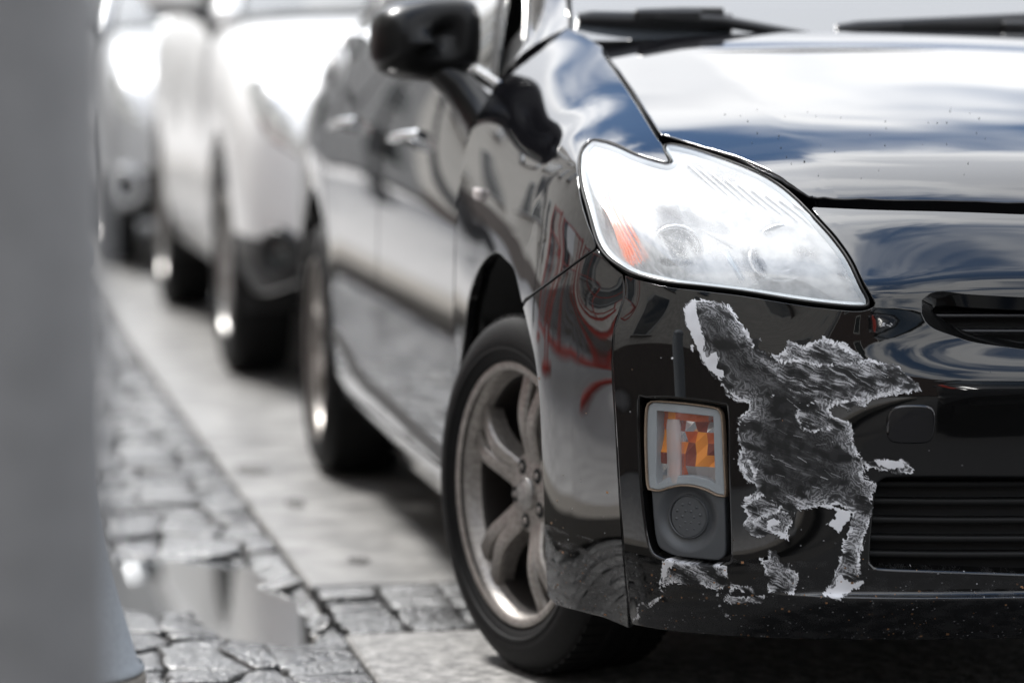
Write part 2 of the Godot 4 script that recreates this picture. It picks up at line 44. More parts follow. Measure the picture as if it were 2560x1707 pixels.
const HOOD_OUT_LINE := [0.000,0.745,-0.166,0.733,-0.190,0.731,-0.213,0.727,-0.237,0.722,-0.263,0.718,-0.293,0.712,-0.325,0.706,-0.357,0.700,-0.386,0.693,-0.411,0.685,-0.435,0.681,-0.455,0.675,-0.469,0.667,-0.479,0.665,-0.483,0.662,-0.485,0.662,-0.486,0.659,-0.491,0.658,-0.495,0.652,-0.499,0.645,-0.504,0.636,-0.509,0.625,-0.515,0.613,-0.519,0.601,-0.524,0.590,-0.530,0.578,-0.536,0.564,-0.544,0.549,-0.552,0.532,-0.561,0.512,-0.570,0.492,-0.583,0.471,-0.596,0.448,-0.610,0.425,-0.621,0.402,-0.631,0.384,-0.639,0.367,-0.646,0.353,-0.651,0.339,-0.655,0.336,-0.656,0.336,-0.656,0.312,-0.653,0.260,-0.648,0.183,-0.640,0.091,-0.633,0.003,-0.628,-0.076,-0.623,-0.156,-0.620,-0.226,-0.616,-0.282,-0.611,-0.328,-0.607,-0.345,-0.603,-0.363,-0.585,-0.360,-0.500,-0.385,-0.300,-0.405,0.000,-0.410,0.300,-0.405,0.500,-0.385,0.585,-0.360,0.603,-0.363,0.607,-0.345,0.611,-0.328,0.616,-0.282,0.620,-0.226,0.623,-0.156,0.628,-0.076,0.633,0.003,0.640,0.091,0.648,0.183,0.653,0.260,0.656,0.312,0.656,0.336,0.655,0.336,0.651,0.339,0.646,0.353,0.639,0.367,0.631,0.384,0.621,0.402,0.610,0.425,0.596,0.448,0.583,0.471,0.570,0.492,0.561,0.512,0.552,0.532,0.544,0.549,0.536,0.564,0.530,0.578,0.524,0.590,0.519,0.601,0.515,0.613,0.509,0.625,0.504,0.636,0.499,0.645,0.495,0.652,0.491,0.658,0.486,0.659,0.485,0.662,0.483,0.662,0.479,0.665,0.469,0.667,0.455,0.675,0.435,0.681,0.411,0.685,0.386,0.693,0.357,0.700,0.325,0.706,0.293,0.712,0.263,0.718,0.237,0.722,0.213,0.727,0.190,0.731,0.166,0.733]
const ARC_TABLE := [0.0000,0.0523,0.1400,0.2568,0.3942,0.5878,0.8684,1.1489,1.3425,1.4799,1.5968,1.6844,1.7367]
const SCRAPE_MARKS := [[130,528,140,541,162,544,189,542,205,535,213,523,221,509,231,497,237,487,248,487,249,473,266,463,281,464,294,483,306,484,318,478,340,490,352,491,361,485,376,485,388,475,400,466,403,458,428,458,443,452,465,451,476,435,491,423,496,412,473,408,460,410,436,407,411,392,394,387,379,384,366,394,355,382,363,369,384,366,387,351,391,323,405,301,404,282,423,271,432,260,422,257,420,226,412,194,399,153,402,124,413,116,395,105,368,89,349,97,365,118,368,151,379,178,390,222,383,230,365,236,337,233,312,227,298,214,299,208,293,196,291,183,277,186,258,188,241,181,231,193,223,206,227,218,220,227,227,243,243,256,239,265,225,270,217,287,214,305,218,318,211,340,215,362,231,378,231,387,208,391,192,405,182,423,166,438,153,459,143,481,134,502],
	[247,150,258,152,261,165,272,165,280,147,293,145,296,134,309,131,304,98,282,97,263,99,255,128],
	[89,143,119,142,158,139,196,135,199,106,183,98,152,102,101,105,85,90],
	[200,112,239,102,239,95,205,101],
	[184,88,254,91,255,81,188,79],
	[413,304,426,306,456,304,471,305,487,295,489,286,459,287,428,292,414,295]]
const WHITE_MARKS := [[127,528,139,539,151,542,150,521,156,500,162,481,158,466,166,458,181,466,185,457,181,438,192,437,195,427,185,425,179,431,167,438,154,459,143,479,132,502],
	[136,474,141,476,142,467,138,463],
	[107,459,110,459,109,448,107,449],
	[257,210,268,214,279,209,274,203,263,201,266,193,277,194,291,191,290,182,279,183,272,195,258,196],
	[337,234,358,237,372,231,388,227,385,213,376,205,370,192,363,201,351,206,365,216,368,227,355,232],
	[407,121,413,115,395,108,377,99,374,89,362,92,349,96,353,105,367,108,369,124,375,131,380,121,395,116],
	[422,306,434,307,454,306,470,305,473,295,450,293,431,297],
	[84,136,104,138,106,130,93,122,95,111,81,106],
	[193,135,198,127,196,119,191,125]]
const LINE_MARKS := [[463,414,460,409,433,406,420,400,390,399,372,394,347,397,326,390,308,380,307,368,314,354,336,350,357,354],
	[381,366,386,345,391,323,403,304,413,296],
	[218,362,213,343,218,318,216,302,224,284,230,268,240,266],
	[216,302,230,300,240,285,238,270],
	[185,426,195,408,211,399,228,390],
	[205,535,213,520,230,496,241,472,263,463,281,454,312,457,348,448,372,453,390,450],
	[294,484,318,477,343,488,361,484,385,472,400,464],
	[81,106,80,89,89,84,59,59,31,41],
	[72,75,50,58,38,62,26,50,32,38,0,20],
	[183,97,186,78,192,65,206,52],
	[312,227,293,221,268,239,249,250,233,240,223,228],
	[230,203,249,216,280,226,296,217],
	[399,153,402,124],
	[267,401,268,387],
	[439,512,463,509],
	[110,290,114,280,114,264]]
const PALE_MARKS := [[244,462,269,459,294,481,318,477,352,488,382,478,403,455,461,448,491,423,460,412,417,403,372,396,341,381,323,393,293,417,262,435],
	[421,268,420,226,411,194,400,153,402,118,370,114,370,153,380,178,391,222,404,262],
	[308,380,329,389,360,382,384,363,386,346,357,354,332,350,311,359],
	[230,253,268,245,296,252,333,237,296,214,280,226,293,183,239,181,223,209,227,237],
	[89,141,196,133,199,106,152,102,101,105],
	[247,150,309,131,304,98,263,99]]


class MB:
	var v := PackedVector3Array()
	var n := PackedVector3Array()
	var t := PackedVector2Array()
	var idx := PackedInt32Array()
	func vert(p: Vector3, nn: Vector3, uv := Vector2.ZERO) -> int:
		v.append(p); n.append(nn); t.append(uv)
		return v.size() - 1
	func tri(a: int, b: int, c: int) -> void:
		idx.append(a); idx.append(b); idx.append(c)
	func quad(a: int, b: int, c: int, d: int) -> void:
		tri(a, b, c); tri(a, c, d)
	func flat(a: Vector3, b: Vector3, c: Vector3, out := Vector3.ZERO) -> void:
		var nn := (b - a).cross(c - a).normalized()
		if out != Vector3.ZERO and nn.dot(out) < 0.0:
			nn = -nn
		tri(vert(a, nn, Vector2(a.x + a.z, a.y)), vert(b, nn, Vector2(b.x + b.z, b.y)), vert(c, nn, Vector2(c.x + c.z, c.y)))
	func flat4(a: Vector3, b: Vector3, c: Vector3, d: Vector3, out := Vector3.ZERO) -> void:
		flat(a, b, c, out); flat(a, c, d, out)
	func mirrored() -> void:
		var k := v.size()
		for i in k:
			vert(Vector3(-v[i].x, v[i].y, v[i].z), Vector3(-n[i].x, n[i].y, n[i].z), t[i])
		var m := idx.size()
		for i in range(0, m, 3):
			tri(idx[i] + k, idx[i + 2] + k, idx[i + 1] + k)
	func moved(x: Transform3D) -> MB:
		for i in v.size():
			v[i] = x * v[i]
			n[i] = (x.basis * n[i]).normalized()
		return self
	func add(o: MB, x := Transform3D.IDENTITY) -> void:
		var k := v.size()
		for i in o.v.size():
			vert(x * o.v[i], (x.basis * o.n[i]).normalized(), o.t[i])
		for i in o.idx:
			idx.append(i + k)
	func mesh() -> ArrayMesh:
		var j := PackedInt32Array()
		for i in range(0, idx.size(), 3):
			var a := idx[i]
			var b := idx[i + 1]
			var c := idx[i + 2]
			var g := (v[b] - v[a]).cross(v[c] - v[a])
			if g.length_squared() < 1e-18:
				continue
			if g.dot(n[a] + n[b] + n[c]) > 0.0:
				j.append(a); j.append(c); j.append(b)
			else:
				j.append(a); j.append(b); j.append(c)
		var arr := []
		arr.resize(Mesh.ARRAY_MAX)
		arr[Mesh.ARRAY_VERTEX] = v
		arr[Mesh.ARRAY_NORMAL] = n
		arr[Mesh.ARRAY_TEX_UV] = t
		arr[Mesh.ARRAY_INDEX] = j
		var m := ArrayMesh.new()
		m.add_surface_from_arrays(Mesh.PRIMITIVE_TRIANGLES, arr)
		return m

class Patch:
	var g := []
	var nu := 0
	var nv := 0
	var flip := 1.0
	func _init(cols: Array, f := 1.0) -> void:
		flip = f
		for c in cols:
			var col := []
			if c[0] is Vector3:
				col = c.duplicate()
			else:
				for k in range(0, c.size(), 3):
					col.append(Vector3(c[k], c[k + 1], c[k + 2]))
			col.push_front(2.0 * col[0] - col[1])
			col.push_back(2.0 * col[-1] - col[-2])
			g.append(col)
		var a := []
		var b := []
		for k in g[0].size():
			a.append(2.0 * g[0][k] - g[1][k])
			b.append(2.0 * g[-1][k] - g[-2][k])
		g.push_front(a)
		g.push_back(b)
		nu = g.size() - 3
		nv = g[0].size() - 3
	static func cr(p0: Vector3, p1: Vector3, p2: Vector3, p3: Vector3, t: float) -> Vector3:
		return 0.5 * (2.0 * p1 + (p2 - p0) * t + (2.0 * p0 - 5.0 * p1 + 4.0 * p2 - p3) * t * t + (3.0 * p1 - p0 - 3.0 * p2 + p3) * t * t * t)
	func at(u: float, v: float) -> Vector3:
		u = clampf(u, 0.0, nu)
		v = clampf(v, 0.0, nv)
		var i := mini(int(u), nu - 1)
		var j := mini(int(v), nv - 1)
		var r := []
		for k in 4:
			var c: Array = g[i + k]
			r.append(cr(c[j], c[j + 1], c[j + 2], c[j + 3], v - j))
		return cr(r[0], r[1], r[2], r[3], u - i)

var rng := RandomNumberGenerator.new()
var names := {}
var M := {}
var front: Patch
var lens: Patch
var fend: Patch
var door: Patch

# ------------------------------------------------------------------ nodes
func numbered(called: String) -> String:
	if not names.has(called):
		names[called] = 0
		return called
	names[called] += 1
	return "%s_%03d" % [called, names[called]]

func thing(called: String, label: String, category: String, at := Vector3.ZERO, turn := 0.0, group := "") -> Node3D:
	var o := Node3D.new()
	o.name = numbered(called)
	add_child(o)
	o.position = at
	o.rotation.y = turn
	o.set_meta("label", label)
	o.set_meta("category", category)
	if group != "":
		o.set_meta("group", group)
	return o

func structure(called: String, label: String, parent: Node = null) -> Node3D:
	var o := Node3D.new()
	o.name = numbered(called)
	add_child(o)
	o.set_meta("kind", "structure")
	o.set_meta("label", label)
	return o

func obj(called: String, what, m: Material, parent: Node, label := "") -> MeshInstance3D:
	var o := MeshInstance3D.new()
	o.name = called
	o.mesh = what.mesh() if what is MB else what
	o.material_override = null
	for k in o.mesh.get_surface_count():
		o.set_surface_override_material(k, m)
	parent.add_child(o, true)
	if label != "":
		o.set_meta("label", label)
	return o

# the same part on both flanks
func obj2(called: String, what: MB, m: Material, parent: Node) -> void:
	var a := obj(called, what, m, parent)
	var b := obj(called, a.mesh, m, parent)
	b.scale.x = -1.0

func hold(called: String, parent: Node, at := Vector3.ZERO) -> Node3D:
	var o := Node3D.new()
	o.name = called
	parent.add_child(o, true)
	o.position = at
	return o

# ------------------------------------------------------------------ shapes
func pts2(a: Array) -> PackedVector2Array:
	var o := PackedVector2Array()
	for k in range(0, a.size(), 2):
		o.append(Vector2(a[k], a[k + 1]))
	return o

func nrm(S: Callable, u: float, v: float, f: float, e := 0.004) -> Vector3:
	var a: Vector3 = S.call(u + e, v) - S.call(u - e, v)
	var b: Vector3 = S.call(u, v + e) - S.call(u, v - e)
	return a.cross(b).normalized() * f

# Outline moved towards the material by d metres: returns [uv, outward world direction, surface normal] per vertex.
func edge_frame(S: Callable, poly: PackedVector2Array, f: float, is_hole: bool) -> Array:
	var ccw := not Geometry2D.is_polygon_clockwise(poly)
	var o := []
	var e := 0.004
	var k := poly.size()
	for i in k:
		var p := poly[i]
		var a: Vector3 = (S.call(p.x + e, p.y) - S.call(p.x - e, p.y)) / (2.0 * e)
		var b: Vector3 = (S.call(p.x, p.y + e) - S.call(p.x, p.y - e)) / (2.0 * e)
		var nn := a.cross(b).normalized() * f
		var w0: Vector3 = S.call(poly[i].x, poly[i].y) - S.call(poly[(i + k - 1) % k].x, poly[(i + k - 1) % k].y)
		var w1: Vector3 = S.call(poly[(i + 1) % k].x, poly[(i + 1) % k].y) - S.call(poly[i].x, poly[i].y)
		var tw := (w0.normalized() + w1.normalized())
		if tw.length() < 0.05:
			tw = w1
		tw = tw.normalized()
		var mid := (poly[(i + 1) % k] - poly[(i + k - 1) % k])
		var perp := Vector2(mid.y, -mid.x) if ccw else Vector2(-mid.y, mid.x)
		var guess := a * perp.x + b * perp.y
		var out := tw.cross(nn).normalized()
		if out.dot(guess) < 0.0:
			out = -out
		if is_hole:
			out = -out
		var aa := a.dot(a)
		var ab := a.dot(b)
		var bb := b.dot(b)
		var det := aa * bb - ab * ab
		var ra := out.dot(a)
		var rb := out.dot(b)
		var step := Vector2.ZERO
		if absf(det) > 1e-12:
			step = Vector2((ra * bb - rb * ab) / det, (rb * aa - ra * ab) / det)
		o.append([p, out, nn, step])
	return o

func panel(mb: MB, S: Callable, outline: PackedVector2Array, holes: Array, du: float, dv: float, o := {}) -> void:
	var f: float = o.get("flip", 1.0)
	var r: float = o.get("r", 0.002)
	var hr: float = o.get("hr", r)
	var depth: float = o.get("depth", 0.012)
	var hdepth: float = o.get("hdepth", depth)
	var lift: float = o.get("lift", 0.0)
	var uvf = o.get("uv", null)
	var loops := [[outline, false, r, depth]]
	var hk := 0
	for h in holes:
		var rr: float = o.hrs[hk] if o.has("hrs") else hr
		loops.append([h, true, rr, hdepth])
		hk += 1
	var cut := []
	for l in loops:
		var fr := edge_frame(S, l[0], f, l[1])
		var ins := PackedVector2Array()
		var wide := []
		for q in fr:
			var k := 1.0
			if l[1] and o.has("chamfer") and cut.size() == 1:
				k += 0.9 * smoothstep(1.1, 1.5, absf(q[0].x - 6.0))   # the reveal broadens into a scoop at its ends
			wide.append(l[2] * k)
			ins.append(q[0] - q[3] * l[2] * k)
		cut.append(ins)
		# rolled edge and flange
		var segs := 2 if l[2] < 0.004 else 6
		var cham := 0.0
		if l[1] and o.has("chamfer") and cut.size() == 2:
			cham = o.chamfer   # this opening has a sloping reveal that runs back this far
			segs = 3
		var rings := []
		for s in segs + 2:
			var row := []
			var ang := minf(s, segs) / float(segs) * PI / 2.0
			for i in fr.size():
				var q = fr[i]
				var uv: Vector2 = ins[i] + q[3] * l[2] * sin(ang)
				var p: Vector3 = S.call(uv.x, uv.y) + q[2] * (lift - l[2] * (1.0 - cos(ang)))
				var nn: Vector3 = (q[2] * cos(ang) + q[1] * sin(ang)).normalized()
				if cham > 0.0 and s > 0:
					var run: float = [0.0, 0.06, 0.97, 1.0, 1.0][s]
					uv = ins[i] + q[3] * wide[i] * run
					p = S.call(uv.x, uv.y) + q[2] * (lift - cham * run)
					nn = (q[1] * cham + q[2] * wide[i]).normalized() if s < 3 else q[1]
				if s == segs + 1:
					p -= q[2] * l[3]
				var t: Vector2 = uvf.call(uv.x, uv.y, p) if uvf != null else uv
				row.append(mb.vert(p, nn, t))
			rings.append(row)
		for s in segs + 1:
			for i in fr.size():
				var j := (i + 1) % fr.size()
				mb.quad(rings[s][i], rings[s][j], rings[s + 1][j], rings[s + 1][i])
	var box := Rect2(cut[0][0], Vector2.ZERO)
	for p in cut[0]:
		box = box.expand(p)
	var nx := maxi(1, int(ceil(box.size.x / du)))
	var ny := maxi(1, int(ceil(box.size.y / dv)))
	var sx := box.size.x / nx
	var sy := box.size.y / ny
	var crossed := {}
	for c in cut:
		for i in c.size():
			var a: Vector2 = c[i]
			var b: Vector2 = c[(i + 1) % c.size()]
			var m := maxi(1, int(ceil(maxf(absf(b.x - a.x) / sx, absf(b.y - a.y) / sy) * 6.0)))
			for s in m + 1:
				var p := a.lerp(b, s / float(m)) - box.position
				var ci := int(p.x / sx)
				var cj := int(p.y / sy)
				for di in [-1, 0, 1]:
					for dj in [-1, 0, 1]:
						if absf(p.x / sx - (ci + 0.5)) + absf(di) * 0.0 < 2.0:
							crossed[Vector2i(ci + di, cj + dj)] = true
	var cache := {}
	for i in nx:
		for j in ny:
			var x0 := box.position.x + i * sx
			var y0 := box.position.y + j * sy
			var cell := PackedVector2Array([Vector2(x0, y0), Vector2(x0 + sx, y0), Vector2(x0 + sx, y0 + sy), Vector2(x0, y0 + sy)])
			var polys := []
			if crossed.has(Vector2i(i, j)):
				polys = Geometry2D.intersect_polygons(cell, cut[0])
				for k in range(1, cut.size()):
					var nxt := []
					for q in polys:
						for w in Geometry2D.clip_polygons(q, cut[k]):
							if not Geometry2D.is_polygon_clockwise(w):
								nxt.append(w)
					polys = nxt
			else:
				var mid := Vector2(x0 + sx * 0.5, y0 + sy * 0.5)
				var inside := Geometry2D.is_point_in_polygon(mid, cut[0])
				for k in range(1, cut.size()):
					inside = inside and not Geometry2D.is_point_in_polygon(mid, cut[k])
				if inside:
					polys = [cell]
			for q in polys:
				if q.size() < 3:
					continue
				var tr := Geometry2D.triangulate_polygon(q)
				var ids := []
				for p in q:
					var key := Vector2i(roundi(p.x * 20000.0), roundi(p.y * 20000.0))
					if not cache.has(key):
						var nn := nrm(S, p.x, p.y, f)
						var w: Vector3 = S.call(p.x, p.y) + nn * lift
						cache[key] = mb.vert(w, nn, uvf.call(p.x, p.y, w) if uvf != null else p)
					ids.append(cache[key])
				for k in range(0, tr.size(), 3):
					mb.tri(ids[tr[k]], ids[tr[k + 1]], ids[tr[k + 2]])

# A net of points; wrap_u / wrap_v close it. Normals by differences, turned by f.
func net(mb: MB, rows: Array, f := 1.0, wrap_u := false, wrap_v := false) -> void:
	var a := rows.size()
	var b: int = rows[0].size()
	var ids := []
	for i in a:
		var row := []
		for j in b:
			var i0 := (i - 1 + a) % a if wrap_u else maxi(i - 1, 0)
			var i1 := (i + 1) % a if wrap_u else mini(i + 1, a - 1)
			var j0 := (j - 1 + b) % b if wrap_v else maxi(j - 1, 0)
			var j1 := (j + 1) % b if wrap_v else mini(j + 1, b - 1)
			var du: Vector3 = rows[i1][j] - rows[i0][j]
			var dv: Vector3 = rows[i][j1] - rows[i][j0]
			var nn := du.cross(dv)
			if nn.length() < 1e-12:
				nn = (rows[i1][j1] - rows[i0][j1]).cross(dv)
			if nn.length() < 1e-12:
				nn = (rows[i1][j0] - rows[i0][j0]).cross(dv)
			row.append(mb.vert(rows[i][j], nn.normalized() * f, Vector2(i / float(a), j / float(b))))
		ids.append(row)
	for i in (a if wrap_u else a - 1):
		for j in (b if wrap_v else b - 1):
			var i1 := (i + 1) % a
			var j1 := (j + 1) % b
			mb.quad(ids[i][j], ids[i1][j], ids[i1][j1], ids[i][j1])

# Profile of (radius, along the x axis) turned about x.
func lathe(mb: MB, prof: Array, segs: int, f := 1.0, x := Transform3D.IDENTITY) -> void:
	var rows := []
	for s in segs:
		var a := TAU * s / segs
		var row := []
		for p in prof:
			row.append(x * Vector3(p[1], p[0] * cos(a), p[0] * sin(a)))
		rows.append(row)
	net(mb, rows, f, true, false)

func tube(mb: MB, path: Array, rad: Array, segs := 10, caps := true) -> void:
	var rows := []
	var side := Vector3.ZERO
	for i in path.size():
		var d: Vector3 = (path[mini(i + 1, path.size() - 1)] - path[maxi(i - 1, 0)]).normalized()
		if side == Vector3.ZERO:
			side = d.cross(Vector3.UP if absf(d.y) < 0.9 else Vector3.RIGHT).normalized()
		side = (side - d * side.dot(d)).normalized()
		var up := d.cross(side)
		var row := []
		for s in segs:
			var a := TAU * s / segs
			var rr = rad[i]
			row.append(path[i] + (side * cos(a) * (rr.x if rr is Vector2 else rr) + up * sin(a) * (rr.y if rr is Vector2 else rr)))
		rows.append(row)
	if caps:
		for e in [0, -1]:
			var c := Vector3.ZERO
			for p in rows[e]:
				c += p
			c /= segs
			var d: Vector3 = (path[0] - path[1]) if e == 0 else (path[-1] - path[-2])
			for s in segs:
				mb.flat(c, rows[e][s], rows[e][(s + 1) % segs], d)
	net(mb, rows, -1.0, false, true)

func cbox(mb: MB, at: Vector3, size: Vector3, bev := 0.004, x := Transform3D.IDENTITY) -> void:
	var h := size * 0.5
	var b := minf(bev, minf(h.x, minf(h.y, h.z)) * 0.9)
	var c := func(sx: float, sy: float, sz: float, ax: int) -> Vector3:
		var p := Vector3(sx * h.x, sy * h.y, sz * h.z)
		for k in 3:
			if k != ax:
				p[k] -= signf(p[k]) * b
		return x * (at + p)
	for ax in 3:
		for s in [-1.0, 1.0]:
			var q := []
			for w in [[-1.0, -1.0], [1.0, -1.0], [1.0, 1.0], [-1.0, 1.0]]:
				var sg := [0.0, 0.0, 0.0]
				sg[ax] = s
				sg[(ax + 1) % 3] = w[0]
				sg[(ax + 2) % 3] = w[1]
				q.append(c.call(sg[0], sg[1], sg[2], ax))
			var out := Vector3.ZERO
			out[ax] = s
			mb.flat4(q[0], q[1], q[2], q[3], x.basis * out)
	for ax in 3:
		var a1 := (ax + 1) % 3
		var a2 := (ax + 2) % 3
		for s1 in [-1.0, 1.0]:
			for s2 in [-1.0, 1.0]:
				var q := []
				for e in [[-1.0, a1], [1.0, a1], [1.0, a2], [-1.0, a2]]:
					var sg := [0.0, 0.0, 0.0]
					sg[ax] = e[0]
					sg[a1] = s1
					sg[a2] = s2
					q.append(c.call(sg[0], sg[1], sg[2], e[1]))
				var out := Vector3.ZERO
				out[a1] = s1
				out[a2] = s2
				mb.flat4(q[0], q[1], q[2], q[3], x.basis * out)
	for sx in [-1.0, 1.0]:
		for sy in [-1.0, 1.0]:
			for sz in [-1.0, 1.0]:
				mb.flat(c.call(sx, sy, sz, 0), c.call(sx, sy, sz, 1), c.call(sx, sy, sz, 2), x.basis * Vector3(sx, sy, sz))

func box(size: Vector3, at := Vector3.ZERO, bev := 0.004) -> MB:
	var mb := MB.new()
	cbox(mb, at, size, bev)
	return mb

func mat(called: String, c: Color, rough: float, o := {}) -> StandardMaterial3D:
	var m := StandardMaterial3D.new()
	m.resource_name = called
	m.albedo_color = c.linear_to_srgb()
	m.albedo_color.a = c.a
	m.roughness = rough
	if c.a < 1.0:
		m.transparency = BaseMaterial3D.TRANSPARENCY_ALPHA
	m.metallic = o.get("metal", 0.0)
	m.metallic_specular = o.get("spec", 0.5)
	if o.has("coat"):
		m.clearcoat_enabled = true
		m.clearcoat = o.coat
		m.clearcoat_roughness = o.get("coat_rough", 0.02)
	if o.has("noise"):
		# fine grain: [scale in metres, low multiplier, height in centimetres]
		var q: Array = o.noise
		var ns := FastNoiseLite.new()
		ns.seed = int(o.get("seed", 3))
		ns.frequency = q[3] if q.size() > 3 else 0.02
		ns.fractal_octaves = 5
		ns.fractal_gain = 0.62
		var tx := NoiseTexture2D.new()
		tx.width = 512
		tx.height = 512
		tx.seamless = true
		tx.noise = ns
		var gr := Gradient.new()
		gr.set_color(0, Color(q[1], q[1], q[1]))
		gr.set_color(1, Color.WHITE)
		tx.color_ramp = gr
		m.albedo_texture = tx
		if q[2] > 0.0:
			m.heightmap_enabled = true
			m.heightmap_texture = tx
			m.heightmap_scale = q[2]
		m.uv1_triplanar = true
		m.uv1_world_triplanar = o.get("world", false)
		m.uv1_scale = Vector3.ONE / q[0]
	return m

func table(xs: Array, ys: Array, x: float) -> float:
	# smooth curve through a table with falling xs
	var i := 0
	while i < xs.size() - 2 and x < xs[i + 1]:
		i += 1
	var h: float = xs[i + 1] - xs[i]
	var t: float = (x - xs[i]) / h
	var ms := []
	for k in [i, i + 1]:
		var a := maxi(k - 1, 0)
		var b := mini(k + 1, xs.size() - 1)
		ms.append((ys[b] - ys[a]) / (xs[b] - xs[a]))
	return (2 * t * t * t - 3 * t * t + 1) * ys[i] + (t * t * t - 2 * t * t + t) * h * ms[0] + (3 * t * t - 2 * t * t * t) * ys[i + 1] + (t * t * t - t * t) * h * ms[1]

# ------------------------------------------------------------------ sky
func sky_texture(sun: Vector3) -> ImageTexture:
	var w := 1024
	var h := 512
	var a := FastNoiseLite.new()
	a.seed = 10
	a.frequency = 0.55
	a.fractal_octaves = 5
	a.fractal_gain = 0.48
	a.domain_warp_enabled = true
	a.domain_warp_amplitude = 0.9
	a.domain_warp_frequency = 0.35
	var f := PackedFloat32Array()
	f.resize(w * h * 3)
	for j in h:
		var e := PI * (0.5 - (j + 0.5) / h)
		for i in w:
			var az := TAU * (i + 0.5) / w
			var d := Vector3(sin(az) * cos(e), sin(e), -cos(az) * cos(e))
			var c := Vector3(0.5, 0.5, 0.5)
			if d.y > -0.02:
				var up := maxf(d.y, 0.0)
				var q := Vector2(d.x, d.z) / (up + 0.22)
				var n := a.get_noise_2d(q.x * 2.4 + 3.1, q.y * 2.4 - 1.7)
				var cover := smoothstep(-0.34, 0.24, n + 0.16 - 0.12 * up)
				cover = maxf(cover, smoothstep(0.22, 0.04, up))
				var blue := Vector3(0.06, 0.12, 0.24).lerp(Vector3(0.40, 0.50, 0.62), pow(1.0 - up, 4.0))
				var thick := smoothstep(0.05, 0.5, n + 0.12)
				var white := Vector3(1.0, 1.0, 1.0).lerp(Vector3(0.50, 0.52, 0.56), thick * 0.8)
				c = blue.lerp(white, cover) * (0.6 + 0.7 * up)
				var g := maxf(d.dot(sun), 0.0)
				c *= 1.0 + 0.6 * pow(g, 3.0) + 1.6 * pow(g, 20.0) * (0.4 + 0.6 * cover)
			var k := (j * w + i) * 3
			f[k] = c.x
			f[k + 1] = c.y
			f[k + 2] = c.z
	return ImageTexture.create_from_image(Image.create_from_data(w, h, false, Image.FORMAT_RGBF, f.to_byte_array()))

# ------------------------------------------------------------------ scraped bumper paint, drawn in millimetres along the bumper (s) and up (y)
const SCUFF_W := 1400
const SCUFF_H := 910
const MM := 1.4   # pixels for each millimetre

func seg_dist(p: Vector2, poly: PackedVector2Array, closed: bool) -> float:
	var best := 1e9
	var k := poly.size()
	for i in (k if closed else k - 1):
		best = minf(best, p.distance_squared_to(Geometry2D.get_closest_point_to_segment(p, poly[i], poly[(i + 1) % k])))
	return sqrt(best)

